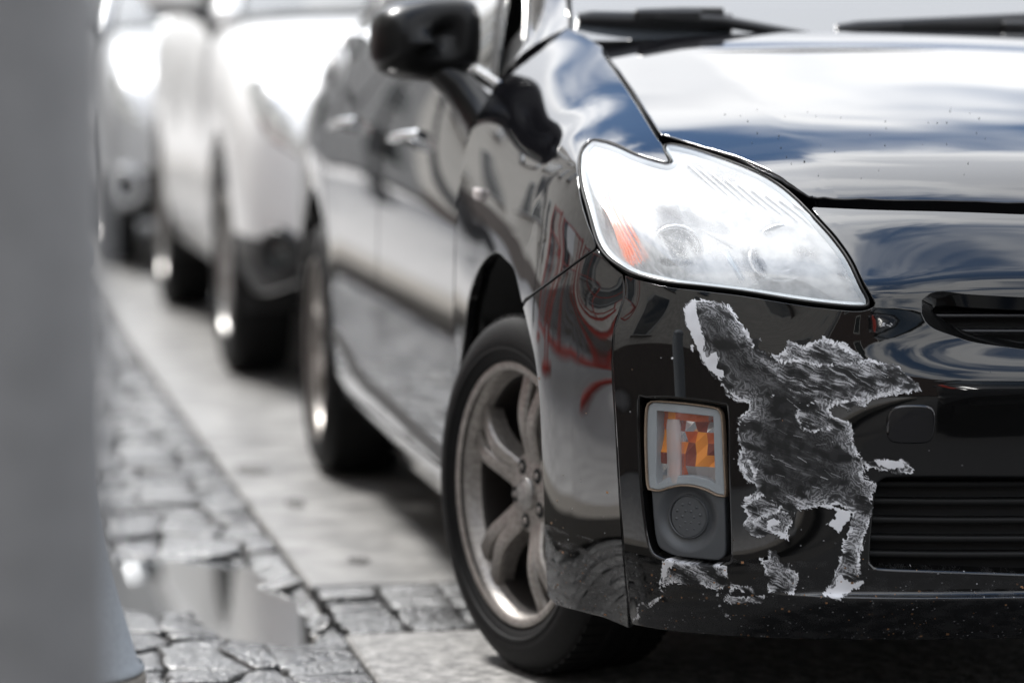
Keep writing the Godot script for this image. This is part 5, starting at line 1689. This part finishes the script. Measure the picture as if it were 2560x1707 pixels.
func simple_wheel(parent: Node, at: Vector3, R: float, side: float) -> void:
	var w := hold("wheel", parent, at)
	w.scale.x = side
	var rr := R * 0.66
	var mb := MB.new()
	lathe(mb, [[rr, -0.08], [rr + 0.02, -0.105], [R - 0.03, -0.108], [R - 0.004, -0.09], [R, -0.05], [R, 0.05], [R - 0.01, 0.09], [rr, 0.09]], 48)
	obj("tyre", mb, M.rubber, w)
	mb = MB.new()
	lathe(mb, [[rr - 0.02, 0.06], [rr - 0.022, -0.06], [rr - 0.01, -0.085], [rr + 0.004, -0.1], [rr - 0.004, -0.103]], 48)
	for k in 7:
		cbox(mb, Vector3(-0.075, rr * 0.52, 0), Vector3(0.03, rr * 0.95, 0.042), 0.006, Transform3D(Basis(Vector3.RIGHT, TAU * k / 7.0), Vector3.ZERO))
	lathe(mb, [[0.0, -0.095], [0.04, -0.094], [0.06, -0.085], [0.062, -0.06]], 24)
	obj("rim", mb, M.alloy_bright, w)
	mb = MB.new()
	lathe(mb, [[rr - 0.02, 0.02], [0.0, 0.02]], 32)
	obj("brake_disc", mb, M.iron, w)

func build_car(called: String, label: String, at: Vector3, paint: Material, o := {}) -> Node3D:
	var car := thing(called, label, "car", at, o.get("turn", 0.0))
	var s := Shell.new()
	s.tab = table
	var L: float = o.get("length", 4.5)
	var W: float = o.get("width", 0.9)
	var top: float = o.get("hood", 1.12)
	var clear: float = o.get("clear", 0.26)
	s.zs = [0.0, -.05, -.14, -.30, -.60, -1.0, -1.45, -2.2, -L + .8, -L + .3, -L + .1, -L]
	s.ws = [W * .64, W * .80, W * .91, W * .975, W, W, W, W, W, W * .96, W * .88, W * .70]
	s.bs = [clear + .16, clear + .08, clear + .03, clear, clear, clear, clear, clear, clear, clear + .03, clear + .1, clear + .2]
	s.ts = [top - .42, top - .34, top - .24, top - .15, top - .08, top - .03, top + .01, top + .04, top + .06, top + .02, top - .05, top - .2]
	var Sb := s.at
	var R: float = o.get("wheel", 0.34)
	var zw := [-0.88, -0.88 - o.get("base", 2.65)]
	var arches := []
	for z in zw:
		var a := PackedVector2Array()
		for k in 22:
			var t := lerpf(-0.42, PI + 0.42, k / 21.0)
			var p := Vector2(z + (R + 0.065) * cos(t), maxf(R + (R + 0.075) * sin(t), clear + 0.004))
			a.append(Vector2(p.x, minf(s.v_at(p.x, p.y), 0.996)))
		arches.append(a)
	var outline := PackedVector2Array()
	var steps := 40
	for k in steps + 1:
		outline.append(Vector2(lerpf(-L, 0.0, k / float(steps)), 0.0005))
	for k in range(1, 12):
		outline.append(Vector2(0.0, k / 12.0))
	for k in steps + 1:
		outline.append(Vector2(lerpf(0.0, -L, k / float(steps)), 0.9995))
	for k in range(1, 12):
		outline.append(Vector2(-L, 1.0 - k / 12.0))
	var mb := MB.new()
	panel(mb, Sb, outline, arches, 0.06, 0.05, {"flip": -1.0, "r": 0.0005, "hr": 0.006, "depth": 0.001, "hdepth": 0.03})
	for z in [0.0, -L]:
		for k in 16:
			mb.flat(Vector3(0, s.at(z, 0.6).y, z), s.at(z, k / 16.0), s.at(z, (k + 1) / 16.0), Vector3(0, 0, 1 if z == 0.0 else -1))
	obj2("body", mb, paint, car)
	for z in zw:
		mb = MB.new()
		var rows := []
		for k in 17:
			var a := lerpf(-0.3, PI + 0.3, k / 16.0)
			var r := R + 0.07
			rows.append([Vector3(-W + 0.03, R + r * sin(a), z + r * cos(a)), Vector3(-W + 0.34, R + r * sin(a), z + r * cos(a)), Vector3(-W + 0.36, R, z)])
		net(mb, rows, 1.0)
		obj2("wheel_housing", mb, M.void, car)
	mb = MB.new()
	cbox(mb, Vector3(0, clear + 0.05, -L * 0.5), Vector3(W * 1.25, 0.12, L - 0.5), 0.03)
	cbox(mb, Vector3(0, clear + 0.02, -L * 0.5 + 0.1), Vector3(W * 1.8, 0.06, o.get("base", 2.65) - 0.95), 0.03)
	cbox(mb, Vector3(0, clear + 0.07, -0.28), Vector3(W * 1.6, 0.10, 0.34), 0.03)
	obj("floor_pan", mb, M.void, car)
	for z in zw:
		for sd in [1.0, -1.0]:
			simple_wheel(car, Vector3(-sd * (W - 0.12), R, z), R, sd)
	# lower skirt in bare plastic along the nose and flanks
	mb = MB.new()
	var sk := PackedVector2Array()
	for k in 11:
		sk.append(Vector2(lerpf(-0.42, -0.012, k / 10.0), 0.80))
	for k in 11:
		sk.append(Vector2(lerpf(-0.012, -0.42, k / 10.0), 0.985))
	if o.get("skirt", true):
		panel(mb, Sb, sk, [], 0.05, 0.04, {"flip": -1.0, "r": 0.003, "depth": 0.006, "lift": 0.006})
		obj2("lower_skirt", mb, M.trim, car)
	# lamps
	for sd in [1.0, -1.0]:
		var h := hold("headlamp", car)
		h.scale.x = sd
		var hl := PackedVector2Array()
		for q in o.get("lamp", [[-.06, .50], [-.03, .44], [-.10, .36], [-.24, .335], [-.36, .37], [-.40, .42], [-.28, .47], [-.15, .52]]):
			hl.append(Vector2(q[0], q[1]))
		mb = MB.new()
		panel(mb, Sb, hl, [], 0.03, 0.03, {"flip": -1.0, "r": 0.006, "depth": 0.01, "lift": 0.008})
		obj("lens", mb, M.glass, h)
		mb = MB.new()
		panel(mb, Sb, hl, [], 0.03, 0.03, {"flip": -1.0, "r": 0.004, "depth": 0.004, "lift": 0.003})
		obj("reflector", mb, M.silver if not o.get("dark_lamp", false) else M.plastic, h)
		var f := hold("fog_lamp", car)
		f.scale.x = sd
		var fz: float = -0.10
		var fv := s.v_at(fz, o.get("fog_y", 0.42))
		var p: Vector3 = s.at(fz, fv)
		var nn := nrm(Sb, fz, fv, -1.0)
		nn = (nn + Vector3(0, 0, 0.6)).normalized()
		var bx := -nn
		var bz := bx.cross(Vector3.UP).normalized()
		var x := Transform3D(Basis(bx, bz.cross(bx), bz), p + nn * 0.012)
		var fr: float = o.get("fog_r", 0.07)
		mb = MB.new()
		lathe(mb, [[fr * 0.6, 0.03], [fr * 0.66, -0.004], [fr * 0.8, -0.014], [fr, -0.012], [fr * 1.12, 0.0], [fr * 1.18, 0.03]], 32, 1.0, x)
		obj("surround", mb, o.get("fog_ring", M.trim), f)
		mb = MB.new()
		lathe(mb, [[0.0, -0.006], [fr * 0.4, -0.004], [fr * 0.66, 0.006]], 24, 1.0, x)
		obj("lens", mb, o.get("fog_mat", M.tint), f)
	# grille
	var g := hold("grille", car)
	for k in 4:
		mb = MB.new()
		cbox(mb, Vector3(0, top - .49 - 0.035 * k, 0.006), Vector3(W * 1.05, 0.014, 0.03), 0.004)
		obj("slat", mb, M.trim, g)
	mb = MB.new()
	cbox(mb, Vector3(0, 0.36, 0.003), Vector3(W * 1.0, 0.12, 0.02), 0.01)
	obj("air_intake", mb, M.void, g)
	# glasshouse
	var roof: float = o.get("roof", 1.68)
	var zc := -1.18
	var y0 := top + 0.0
	mb = MB.new()
	var rows := []
	for k in 9:
		var t := k / 8.0
		var row := []
		for j in 13:
			var q := lerpf(-1.0, 1.0, j / 12.0)
			row.append(Vector3(lerpf(W * .86, W * .66, t) * q, lerpf(y0, roof - 0.04, t) + 0.02 * (1.0 - q * q), zc - 0.12 * q * q - lerpf(0.0, o.get("rake", 0.85), t) + 0.04 * sin(t * PI)))
		rows.append(row)
	net(mb, rows, 1.0)
	obj("windscreen", mb, M.tint, car)
	var zr := zc - float(o.get("rake", 0.85)) - 0.04
	var ze := -L + 0.75
	mb = MB.new()
	rows = []
	for k in 11:
		var z := lerpf(zr + 0.05, ze, k / 10.0)
		var row := []
		for j in 13:
			var q := lerpf(-1.0, 1.0, j / 12.0)
			row.append(Vector3(W * .70 * q, roof - 0.05 + 0.05 * (1.0 - pow(absf(q), 3.0)) - 0.05 * smoothstep(0.6, 1.0, k / 10.0), z))
		rows.append(row)
	net(mb, rows, 1.0)
	obj("roof", mb, paint, car)
	var zb := -L + 0.22
	for w in [["side_window", zc - 0.25, zr - 0.1, -2.35, M.tint], ["rear_side_window", -2.45, -2.45, ze + 0.1, M.tint]]:
		mb = MB.new()
		var za: float = w[1]
		var zt: float = w[2]
		mb.flat4(Vector3(-W * .93, y0 + 0.03, za), Vector3(-W * .93, y0 + 0.06, w[3]), Vector3(-W * .73, roof - 0.07, w[3] + 0.02), Vector3(-W * .73, roof - 0.07, zt), Vector3(-1, 0.3, 0))
		obj2(w[0], mb, w[4], car)
	for e in [[Vector3(-W * .92, y0 - 0.01, zc - 0.16), Vector3(-W * .69, roof - 0.045, zr + 0.02)], [Vector3(-W * .935, y0 + 0.03, -2.40), Vector3(-W * .72, roof - 0.05, -2.40)], [Vector3(-W * .92, y0 + 0.04, zb), Vector3(-W * .68, roof - 0.08, ze)]]:
		mb = MB.new()
		tube(mb, [e[0], e[0].lerp(e[1], 0.5) + Vector3(-0.01, 0.015, 0), e[1]], [Vector2(0.05, 0.035), Vector2(0.045, 0.032), Vector2(0.04, 0.03)], 10)
		obj2("pillar", mb, paint, car)
	mb = MB.new()
	mb.flat4(Vector3(-W * .86, y0 + 0.02, zb), Vector3(W * .86, y0 + 0.02, zb), Vector3(W * .66, roof - 0.1, ze), Vector3(-W * .66, roof - 0.1, ze), Vector3(0, 0.3, -1))
	obj("rear_window", mb, M.tint, car)
	mb = MB.new()
	cbox(mb, Vector3(0, y0 - 0.1, -2.4), Vector3(W * 1.5, 0.3, 1.6), 0.05)
	obj("cabin", mb, M.void, car)
	# tail lamps
	for sd in [1.0, -1.0]:
		mb = MB.new()
		var tl := PackedVector2Array([Vector2(-L + .03, .42), Vector2(-L + .26, .36), Vector2(-L + .28, .46), Vector2(-L + .05, .54)])
		panel(mb, Sb, tl, [], 0.05, 0.04, {"flip": -1.0, "r": 0.004, "depth": 0.006, "lift": 0.006})
		var t := obj("tail_lamp", mb, M.red, car)
		t.scale.x = sd
	# mirrors
	for sd in [1.0, -1.0]:
		var m := hold("door_mirror", car)
		m.scale.x = sd
		var c := Vector3(-W - 0.09, o.get("mirror_y", y0 + 0.09), zc - 0.42)
		mb = MB.new()
		rows = []
		for i in 11:
			var t := i / 10.0 * PI
			var row := []
			for j in 20:
				var a := TAU * j / 20.0
				var cx := signf(cos(a)) * pow(absf(cos(a)), 0.6)
				var cy := signf(sin(a)) * pow(absf(sin(a)), 0.6)
				row.append(c + Vector3(0.105 * cx * pow(sin(t), 0.6), 0.075 * cy * pow(sin(t), 0.6), 0.07 * cos(t)))
			rows.append(row)
		net(mb, rows, -1.0, false, true)
		obj("housing", mb, paint, m)
		mb = MB.new()
		cbox(mb, c + Vector3(0.01, -0.082, 0.01), Vector3(0.17, 0.022, 0.10), 0.008)
		tube(mb, [c + Vector3(0.07, -0.08, 0), c + Vector3(0.12, -0.10, 0.02), c + Vector3(0.155, -0.16, 0.03)], [0.024, 0.026, 0.03], 10)
		obj("arm", mb, M.trim, m)
	return car

# ------------------------------------------------------------------ ground
func slab(parent: Node, x0: float, x1: float, z0: float, z1: float, m: Material, called := "slab", y := 0.0) -> void:
	var mb := MB.new()
	cbox(mb, Vector3((x0 + x1) / 2, y - 0.05, (z0 + z1) / 2), Vector3(absf(x1 - x0), 0.1, absf(z1 - z0)), 0.006)
	obj(called, mb, m, parent)

func basin(x: float, z: float) -> float:
	# how far the setts have sunk where the puddle stands
	var a := Vector2((x + 1.36) / 0.23, (z + 1.16) / 0.40).length()
	var b := Vector2((x + 1.18) / 0.20, (z + 0.74) / 0.36).length()
	return 0.034 * smoothstep(-1.085, -1.15, x) * maxf(smoothstep(1.35, 0.55, a), smoothstep(1.35, 0.55, b))

func stone(x0: float, x1: float, z0: float, z1: float, corners: Array, mb: MB) -> void:
	# an uneven sett: worn top with dropped edges
	var c := Vector2.ZERO
	for p in corners:
		c += p
	c /= corners.size()
	var lift := rng.randf_range(-0.006, 0.004)
	var tx := rng.randf_range(-0.05, 0.05)
	var tz := rng.randf_range(-0.05, 0.05)
	var ring := []
	for i in corners.size():
		var p: Vector2 = corners[i]
		var q: Vector2 = corners[(i + 1) % corners.size()]
		for s in 3:
			var w := p.lerp(q, s / 3.0)
			w += Vector2(rng.randf_range(-1, 1), rng.randf_range(-1, 1)) * 0.006
			ring.append(w)
	var rows := []
	for w in ring:
		var d: Vector2 = (w - c)
		var row := []
		for k in [[1.0, -0.05], [1.0, -0.008], [0.965, -0.002], [0.80, rng.randf_range(-0.003, 0.002)], [0.4, rng.randf_range(-0.003, 0.003)]]:
			var g: Vector2 = c + d * k[0]
			row.append(Vector3(g.x, lift + k[1] + tx * d.x * k[0] + tz * d.y * k[0] - basin(g.x, g.y), g.y))
		row.append(Vector3(c.x, lift + 0.002 - basin(c.x, c.y), c.y))
		rows.append(row)
	net(mb, rows, 1.0 if not Geometry2D.is_polygon_clockwise(PackedVector2Array(ring)) else -1.0, true, false)

func build_ground() -> void:
	var g := structure("ground", "broad ground under the street")
	var mb := MB.new()
	mb.flat4(Vector3(-200, -0.075, 200), Vector3(200, -0.075, 200), Vector3(200, -0.075, -200), Vector3(-200, -0.075, -200), Vector3.UP)
	obj("subsoil", mb, M.bed, g)
	var road := structure("road", "dark asphalt carriageway beside the parking bay")
	mb = MB.new()
	mb.flat4(Vector3(1.32, -0.02, 60), Vector3(9.5, -0.02, 60), Vector3(9.5, -0.02, -90), Vector3(1.32, -0.02, -90), Vector3.UP)
	obj("asphalt", mb, M.asphalt, road)
	var bay := structure("parking_bay", "pale concrete parking strip laid in slabs beside paving stones")
	var z := -0.955
	for k in 5:
		slab(bay, -1.09, 1.31, z, z - [2.42, 3.0, 3.0, 3.0, 3.0][k] + 0.014, M.concrete)
		z -= [2.42, 3.0, 3.0, 3.0, 3.0][k]
	slab(bay, -1.09, 1.31, z, -60.0, M.concrete)
	slab(bay, -1.092, 1.31, 0.46, -0.405, M.grit)
	slab(bay, -1.092, 1.31, 14.0, 0.472, M.asphalt)  # unseen dark ground, added to keep the bumper reflection dark
	# oil-dark pits worn into the first slab
	rng.seed = 17
	for q in [[-1.02, -2.75, 0.10, 0.17], [-0.985, -2.13, 0.05, 0.14], [-0.95, -1.25, 0.05, 0.08]]:
		mb = MB.new()
		var ring := []
		for k in 18:
			var a := TAU * k / 18.0
			var f := rng.randf_range(0.75, 1.2)
			ring.append(Vector3(q[0] + q[2] * 0.5 * cos(a) * f, 0.004, q[1] + q[3] * 0.5 * sin(a) * f))
		for k in 18:
			mb.flat(Vector3(q[0], 0.004, q[1]), ring[k], ring[(k + 1) % 18], Vector3.UP)
		obj("stain", mb, M.bed, bay)
	# setts between the bay and the kerb, and a strip of them across the bay
	var setts := structure("paving_stones", "wet worn paving stones with open joints between kerb and slabs")
	rng.seed = 31
	var rest := MB.new()
	var xs := [-1.80, -1.685, -1.565, -1.445, -1.33, -1.21, -1.096]
	var nz := 112
	var pz := []
	for i in nz + 1:
		var row := []
		for j in xs.size():
			var jit := 0.045 if j > 0 and j < xs.size() - 1 else 0.0
			row.append(Vector2(xs[j] + rng.randf_range(-jit, jit), 0.62 - 0.128 * i + rng.randf_range(-0.05, 0.05)))
		pz.append(row)
	var count := 0
	for i in nz:
		for j in xs.size() - 1:
			var q := [pz[i][j], pz[i][j + 1], pz[i + 1][j + 1], pz[i + 1][j]]
			var c: Vector2 = (q[0] + q[1] + q[2] + q[3]) / 4.0
			var cs := []
			for p in q:
				cs.append(p + (c - p).normalized() * rng.randf_range(0.003, 0.007))
			if i < 44:
				mb = MB.new()
				stone(0, 0, 0, 0, cs, mb)
				obj("sett", mb, M.stones[rng.randi() % 5], setts)
				count += 1
			else:
				stone(0, 0, 0, 0, cs, rest)
	for i in 9:
		for j in 4:
			var x0 := -1.088 + 0.125 * i
			var z0 := -0.41 - 0.134 * j
			var cs := [Vector2(x0 + 0.006, z0), Vector2(x0 + 0.12, z0 + rng.randf_range(-0.01, 0.01)), Vector2(x0 + 0.12, z0 - 0.122), Vector2(x0 + 0.006, z0 - 0.122)]
			mb = MB.new()
			stone(0, 0, 0, 0, cs, mb)
			obj("sett", mb, M.stones[rng.randi() % 5], setts)
	var far := obj("far_setts", rest, M.stones[0], setts)
	far.set_meta("kind", "stuff")
	# sand in the joints, sunk with the stones
	mb = MB.new()
	var sand := []
	for i in 24:
		var row := []
		for j in 60:
			var x := lerpf(-1.81, -1.093, i / 23.0)
			var zz := lerpf(0.66, -3.0, j / 59.0)
			row.append(Vector3(x, -0.016 + rng.randf_range(-0.006, 0.003) - basin(x, zz) * 1.15, zz))
		sand.append(row)
	net(mb, sand, -1.0)
	obj("joint_sand", mb, M.bed, setts)
	mb = MB.new()
	mb.flat4(Vector3(-1.81, -0.02, -3.0), Vector3(-1.093, -0.02, -3.0), Vector3(-1.093, -0.02, -14.0), Vector3(-1.81, -0.02, -14.0), Vector3.UP)
	obj("joint_sand", mb, M.bed, setts)
	var pud := structure("puddle", "still puddle mirroring the parked cars among the paving stones")
	mb = MB.new()
	mb.flat4(Vector3(-1.72, -0.0235, -0.42), Vector3(-1.093, -0.0235, -0.42), Vector3(-1.093, -0.0235, -1.75), Vector3(-1.72, -0.0235, -1.75), Vector3.UP)
	obj("water", mb, M.water, pud)
	# kerb and pavement beyond
	var kb := structure("kerb", "stone kerb edging the pavement")
	for k in 22:
		slab(kb, -1.99, -1.812, 12.0 - 3.0 * k, 9.01 - 3.0 * k, M.kerb, "kerb_stone", 0.11)
	var pv := structure("pavement", "pavement beside the parked cars")
	slab(pv, -5.6, -1.995, 12.0, -60.0, M.paving, "paving", 0.105)

func build_street() -> void:
	# steel post close to the lens and the bollard behind it
	var post := thing("steel_post", "thick grey painted steel post beside the kerb", "post", Vector3(-1.846, 0.11, 3.5))
	var mb := MB.new()
	var up := Transform3D(Basis(Vector3.UP, Vector3.LEFT, Vector3.BACK), Vector3.ZERO)
	lathe(mb, [[0.085, 0.03], [0.085, 2.9], [0.07, 2.93], [0.0, 2.94]], 64, 1.0, up)
	obj("tube", mb, M.post, post)
	mb = MB.new()
	lathe(mb, [[0.14, 0.0], [0.14, 0.012], [0.13, 0.02], [0.09, 0.022], [0.087, 0.035]], 48, 1.0, up)
	obj("foot_plate", mb, M.post, post)
	var bo := thing("bollard", "pale grey flared bollard on a stone block", "bollard", Vector3(-1.70, 0.0, 1.15))
	mb = MB.new()
	lathe(mb, [[0.122, 0.256], [0.126, 0.248], [0.122, 0.244], [0.115, 0.262], [0.105, 0.30], [0.092, 0.345], [0.081, 0.39], [0.072, 0.44], [0.064, 0.50], [0.060, 0.58], [0.058, 0.80], [0.064, 0.81], [0.064, 0.83], [0.05, 0.86], [0.0, 0.88]], 56, 1.0, up)
	obj("shaft", mb, M.bollard, bo)
	mb = MB.new()
	lathe(mb, [[0.128, 0.0], [0.128, 0.236], [0.122, 0.244], [0.0, 0.248]], 56, 1.0, up)
	obj("stone_block", mb, M.kerb, bo)
	# cream building along the pavement, mirrored in the glass and paint
	var b := thing("building", "cream rendered building with a brown plinth beside the pavement", "building", Vector3(-5.6, 0.105, -8))
	mb = MB.new()
	cbox(mb, Vector3(-1.0, 5.4, 0), Vector3(2.0, 9.6, 40.0), 0.02)
	obj("wall", mb, M.cream, b)
	mb = MB.new()
	cbox(mb, Vector3(-0.97, 0.33, 0), Vector3(2.04, 0.66, 40.06), 0.02)
	obj("plinth", mb, M.base_stone, b)
	for fl in 3:
		for k in 10:
			var w := hold("window", b, Vector3(0.0, 2.0 + 3.1 * fl, 16.0 - 3.6 * k))
			obj("frame", box(Vector3(0.08, 1.7, 1.3), Vector3(0.03, 0, 0), 0.01), M.frame, w)
			obj("pane", box(Vector3(0.02, 1.5, 1.1), Vector3(0.075, 0, 0), 0.002), M.tint, w)
			obj("sill", box(Vector3(0.22, 0.06, 1.5), Vector3(0.10, -0.9, 0), 0.01), M.base_stone, w)
	# unseen dark brick terrace added behind the viewer to darken mirror and bumper, and a rendered block closing the far end of the street
	for q in [["added_brick_terrace", "added dark brick terrace across the end of the road ahead of the charcoal car", Vector3(0, 0.0, 24.0), Vector3(44, 5.5, 6), M.brick], ["far_block", "grey brown rendered block closing the street behind the silver car", Vector3(0, 0.0, -52.0), Vector3(70, 9.5, 8), M.far_wall]]:
		var t := thing(q[0], q[1], "building", q[2])
		obj("wall", box(q[3], Vector3(0, q[3].y * 0.5, 0), 0.02), q[4], t)
		var face := -3.0 if q[2].z > 0.0 else 4.0
		for fl in 2:
			for k in 11:
				var w := hold("window", t, Vector3(-20.0 + 4.0 * k, 1.9 + 3.0 * fl, face))
				obj("frame", box(Vector3(1.3, 1.7, 0.1), Vector3.ZERO, 0.01), M.frame, w)
				obj("pane", box(Vector3(1.1, 1.5, 0.03), Vector3(0, 0, -0.05 if face < 0.0 else 0.05), 0.002), M.tint, w)
	for k in 6:  # unseen posts without lamps, added as dark streaks for the doors to mirror
		var lp := thing("street_post", "dark street post on the pavement, %s from the red barriers" % ["first", "second", "third", "fourth", "fifth", "sixth"][k], "post", Vector3(-3.0, 0.105, -7.0 - 4.5 * k), 0.0, "dark posts along the pavement")
		mb = MB.new()
		lathe(mb, [[0.09, 0.0], [0.085, 0.4], [0.05, 0.45], [0.045, 2.6], [0.0, 2.62]], 20, 1.0, up)
		obj("shaft", mb, M.dark_paint, lp)
	# red barrier with wire mesh on the pavement, mirrored in the bumper corner
	for k in 3:
		var f := thing("mesh_barrier", ["red framed wire mesh barrier beside the hatchback's front wheel", "middle one of three red framed wire mesh barriers", "red framed wire mesh barrier next to the dark street posts"][k], "barrier", Vector3(-3.6 + 0.12 * k, 0.105, -1.3 - 1.75 * k), 0.0, "red barriers on the pavement")
		for e in [-0.8, 0.8]:
			mb = MB.new()
			tube(mb, [Vector3(0, 0.0, e), Vector3(0, 1.9, e)], [0.035, 0.035], 12)
			obj("upright", mb, M.red, f)
		for y in [0.16, 1.1, 1.85]:
			mb = MB.new()
			tube(mb, [Vector3(0, y, -0.8), Vector3(0, y, 0.8)], [0.022, 0.022], 12)
			obj("rail", mb, M.red, f)
		mb = MB.new()
		for s in 12:
			var a := -0.8 + 1.6 * s / 12.0
			for d in [1.0, -1.0]:
				var z0 := a
				var z1: float = a + d * 0.62
				var yy := 1.1
				if absf(z1) > 0.8:
					var kk: float = (signf(z1) * 0.8 - z0) / (z1 - z0)
					yy = lerpf(0.16, 1.1, kk)
					z1 = signf(z1) * 0.8
				tube(mb, [Vector3(0, 0.16, z0), Vector3(0, yy, z1)], [0.009, 0.009], 5)
		obj("mesh_panel", mb, M.wire, f)
		for s in 5:
			mb = MB.new()
			tube(mb, [Vector3(0.02, 0.16, -0.62 + 0.31 * s), Vector3(0.02, 1.85, -0.62 + 0.31 * s)], [0.018, 0.018], 8)
			obj("bar", mb, M.red if s % 2 == 0 else M.wire, f)
		if k == 1:
			obj("notice_board", box(Vector3(0.04, 0.5, 0.6), Vector3(0.06, 1.55, 0.1), 0.01), M.white_paint, f)
		mb = MB.new()
		cbox(mb, Vector3(0, 0.02, -0.8), Vector3(0.5, 0.04, 0.07), 0.01)
		cbox(mb, Vector3(0, 0.02, 0.8), Vector3(0.5, 0.04, 0.07), 0.01)
		obj("foot", mb, M.red, f)

func _ready() -> void:
	# ---- camera, sky, sun, exposure
	var sun_from := Vector3(-0.236, 0.829, -0.507).normalized()
	var cam := Camera3D.new()
	cam.name = "camera"
	add_child(cam)
	cam.position = Vector3(-1.90, 1.136, 5.80)
	cam.rotation = Vector3(deg_to_rad(-5.36), deg_to_rad(-10.3), 0)
	cam.near = 0.1
	cam.far = 600.0
	var ca := CameraAttributesPhysical.new()
	ca.frustum_focal_length = 173.3
	ca.exposure_aperture = 3.2
	ca.frustum_focus_distance = 5.22
	ca.frustum_near = 0.1
	ca.frustum_far = 600.0
	cam.attributes = ca
	cam.fov = 11.535
	cam.current = true
	var we := WorldEnvironment.new()
	we.name = "world"
	var env := Environment.new()
	env.background_mode = Environment.BG_SKY
	env.sky = Sky.new()
	var pano := PanoramaSkyMaterial.new()
	pano.panorama = sky_texture(sun_from)
	env.sky.sky_material = pano
	env.background_energy_multiplier = 0.6
	env.tonemap_mode = Environment.TONE_MAPPER_LINEAR
	env.tonemap_exposure = 4.2
	env.sdfgi_enabled = true
	env.ssao_enabled = true
	env.ssil_enabled = true
	we.environment = env
	add_child(we)
	var sun := DirectionalLight3D.new()
	sun.name = "sun"
	sun.light_color = Color(1.0, 0.99, 0.975)
	sun.light_energy = 0.5
	sun.light_angular_distance = 10.0
	sun.shadow_enabled = true
	add_child(sun)
	sun.look_at_from_position(sun_from * 10.0, Vector3.ZERO, Vector3.RIGHT)
	# ---- surfaces
	materials()
	front = Patch.new(FRONT_GRID)
	lens = Patch.new(LENS_GRID)
	fend = Patch.new(FENDER_GRID, -1.0)
	door = Patch.new(door_grid(), -1.0)
	# ---- setting, then things
	build_ground()
	build_street()
	build_car("white_car", "white off-road car parked behind the black hatchback", Vector3(0.03, 0.0, -4.36), M.white_paint, {"hood": 1.17, "clear": 0.30, "roof": 1.75, "wheel": 0.36, "fog_y": 0.44})
	build_car("silver_car", "pale silver car with a round fog lamp parked behind the white car", Vector3(-0.10, 0.0, -9.6), M.silver_paint, {"hood": 1.12, "clear": 0.28, "roof": 1.7, "fog_y": 0.40, "fog_r": 0.085, "fog_ring": M.silver_paint, "fog_mat": M.plastic})
	build_car("charcoal_car", "charcoal car parked ahead of the black hatchback", Vector3(0.35, 0.0, 7.7), M.dark_paint, {"hood": 1.0, "roof": 1.5})
	build_hatchback()
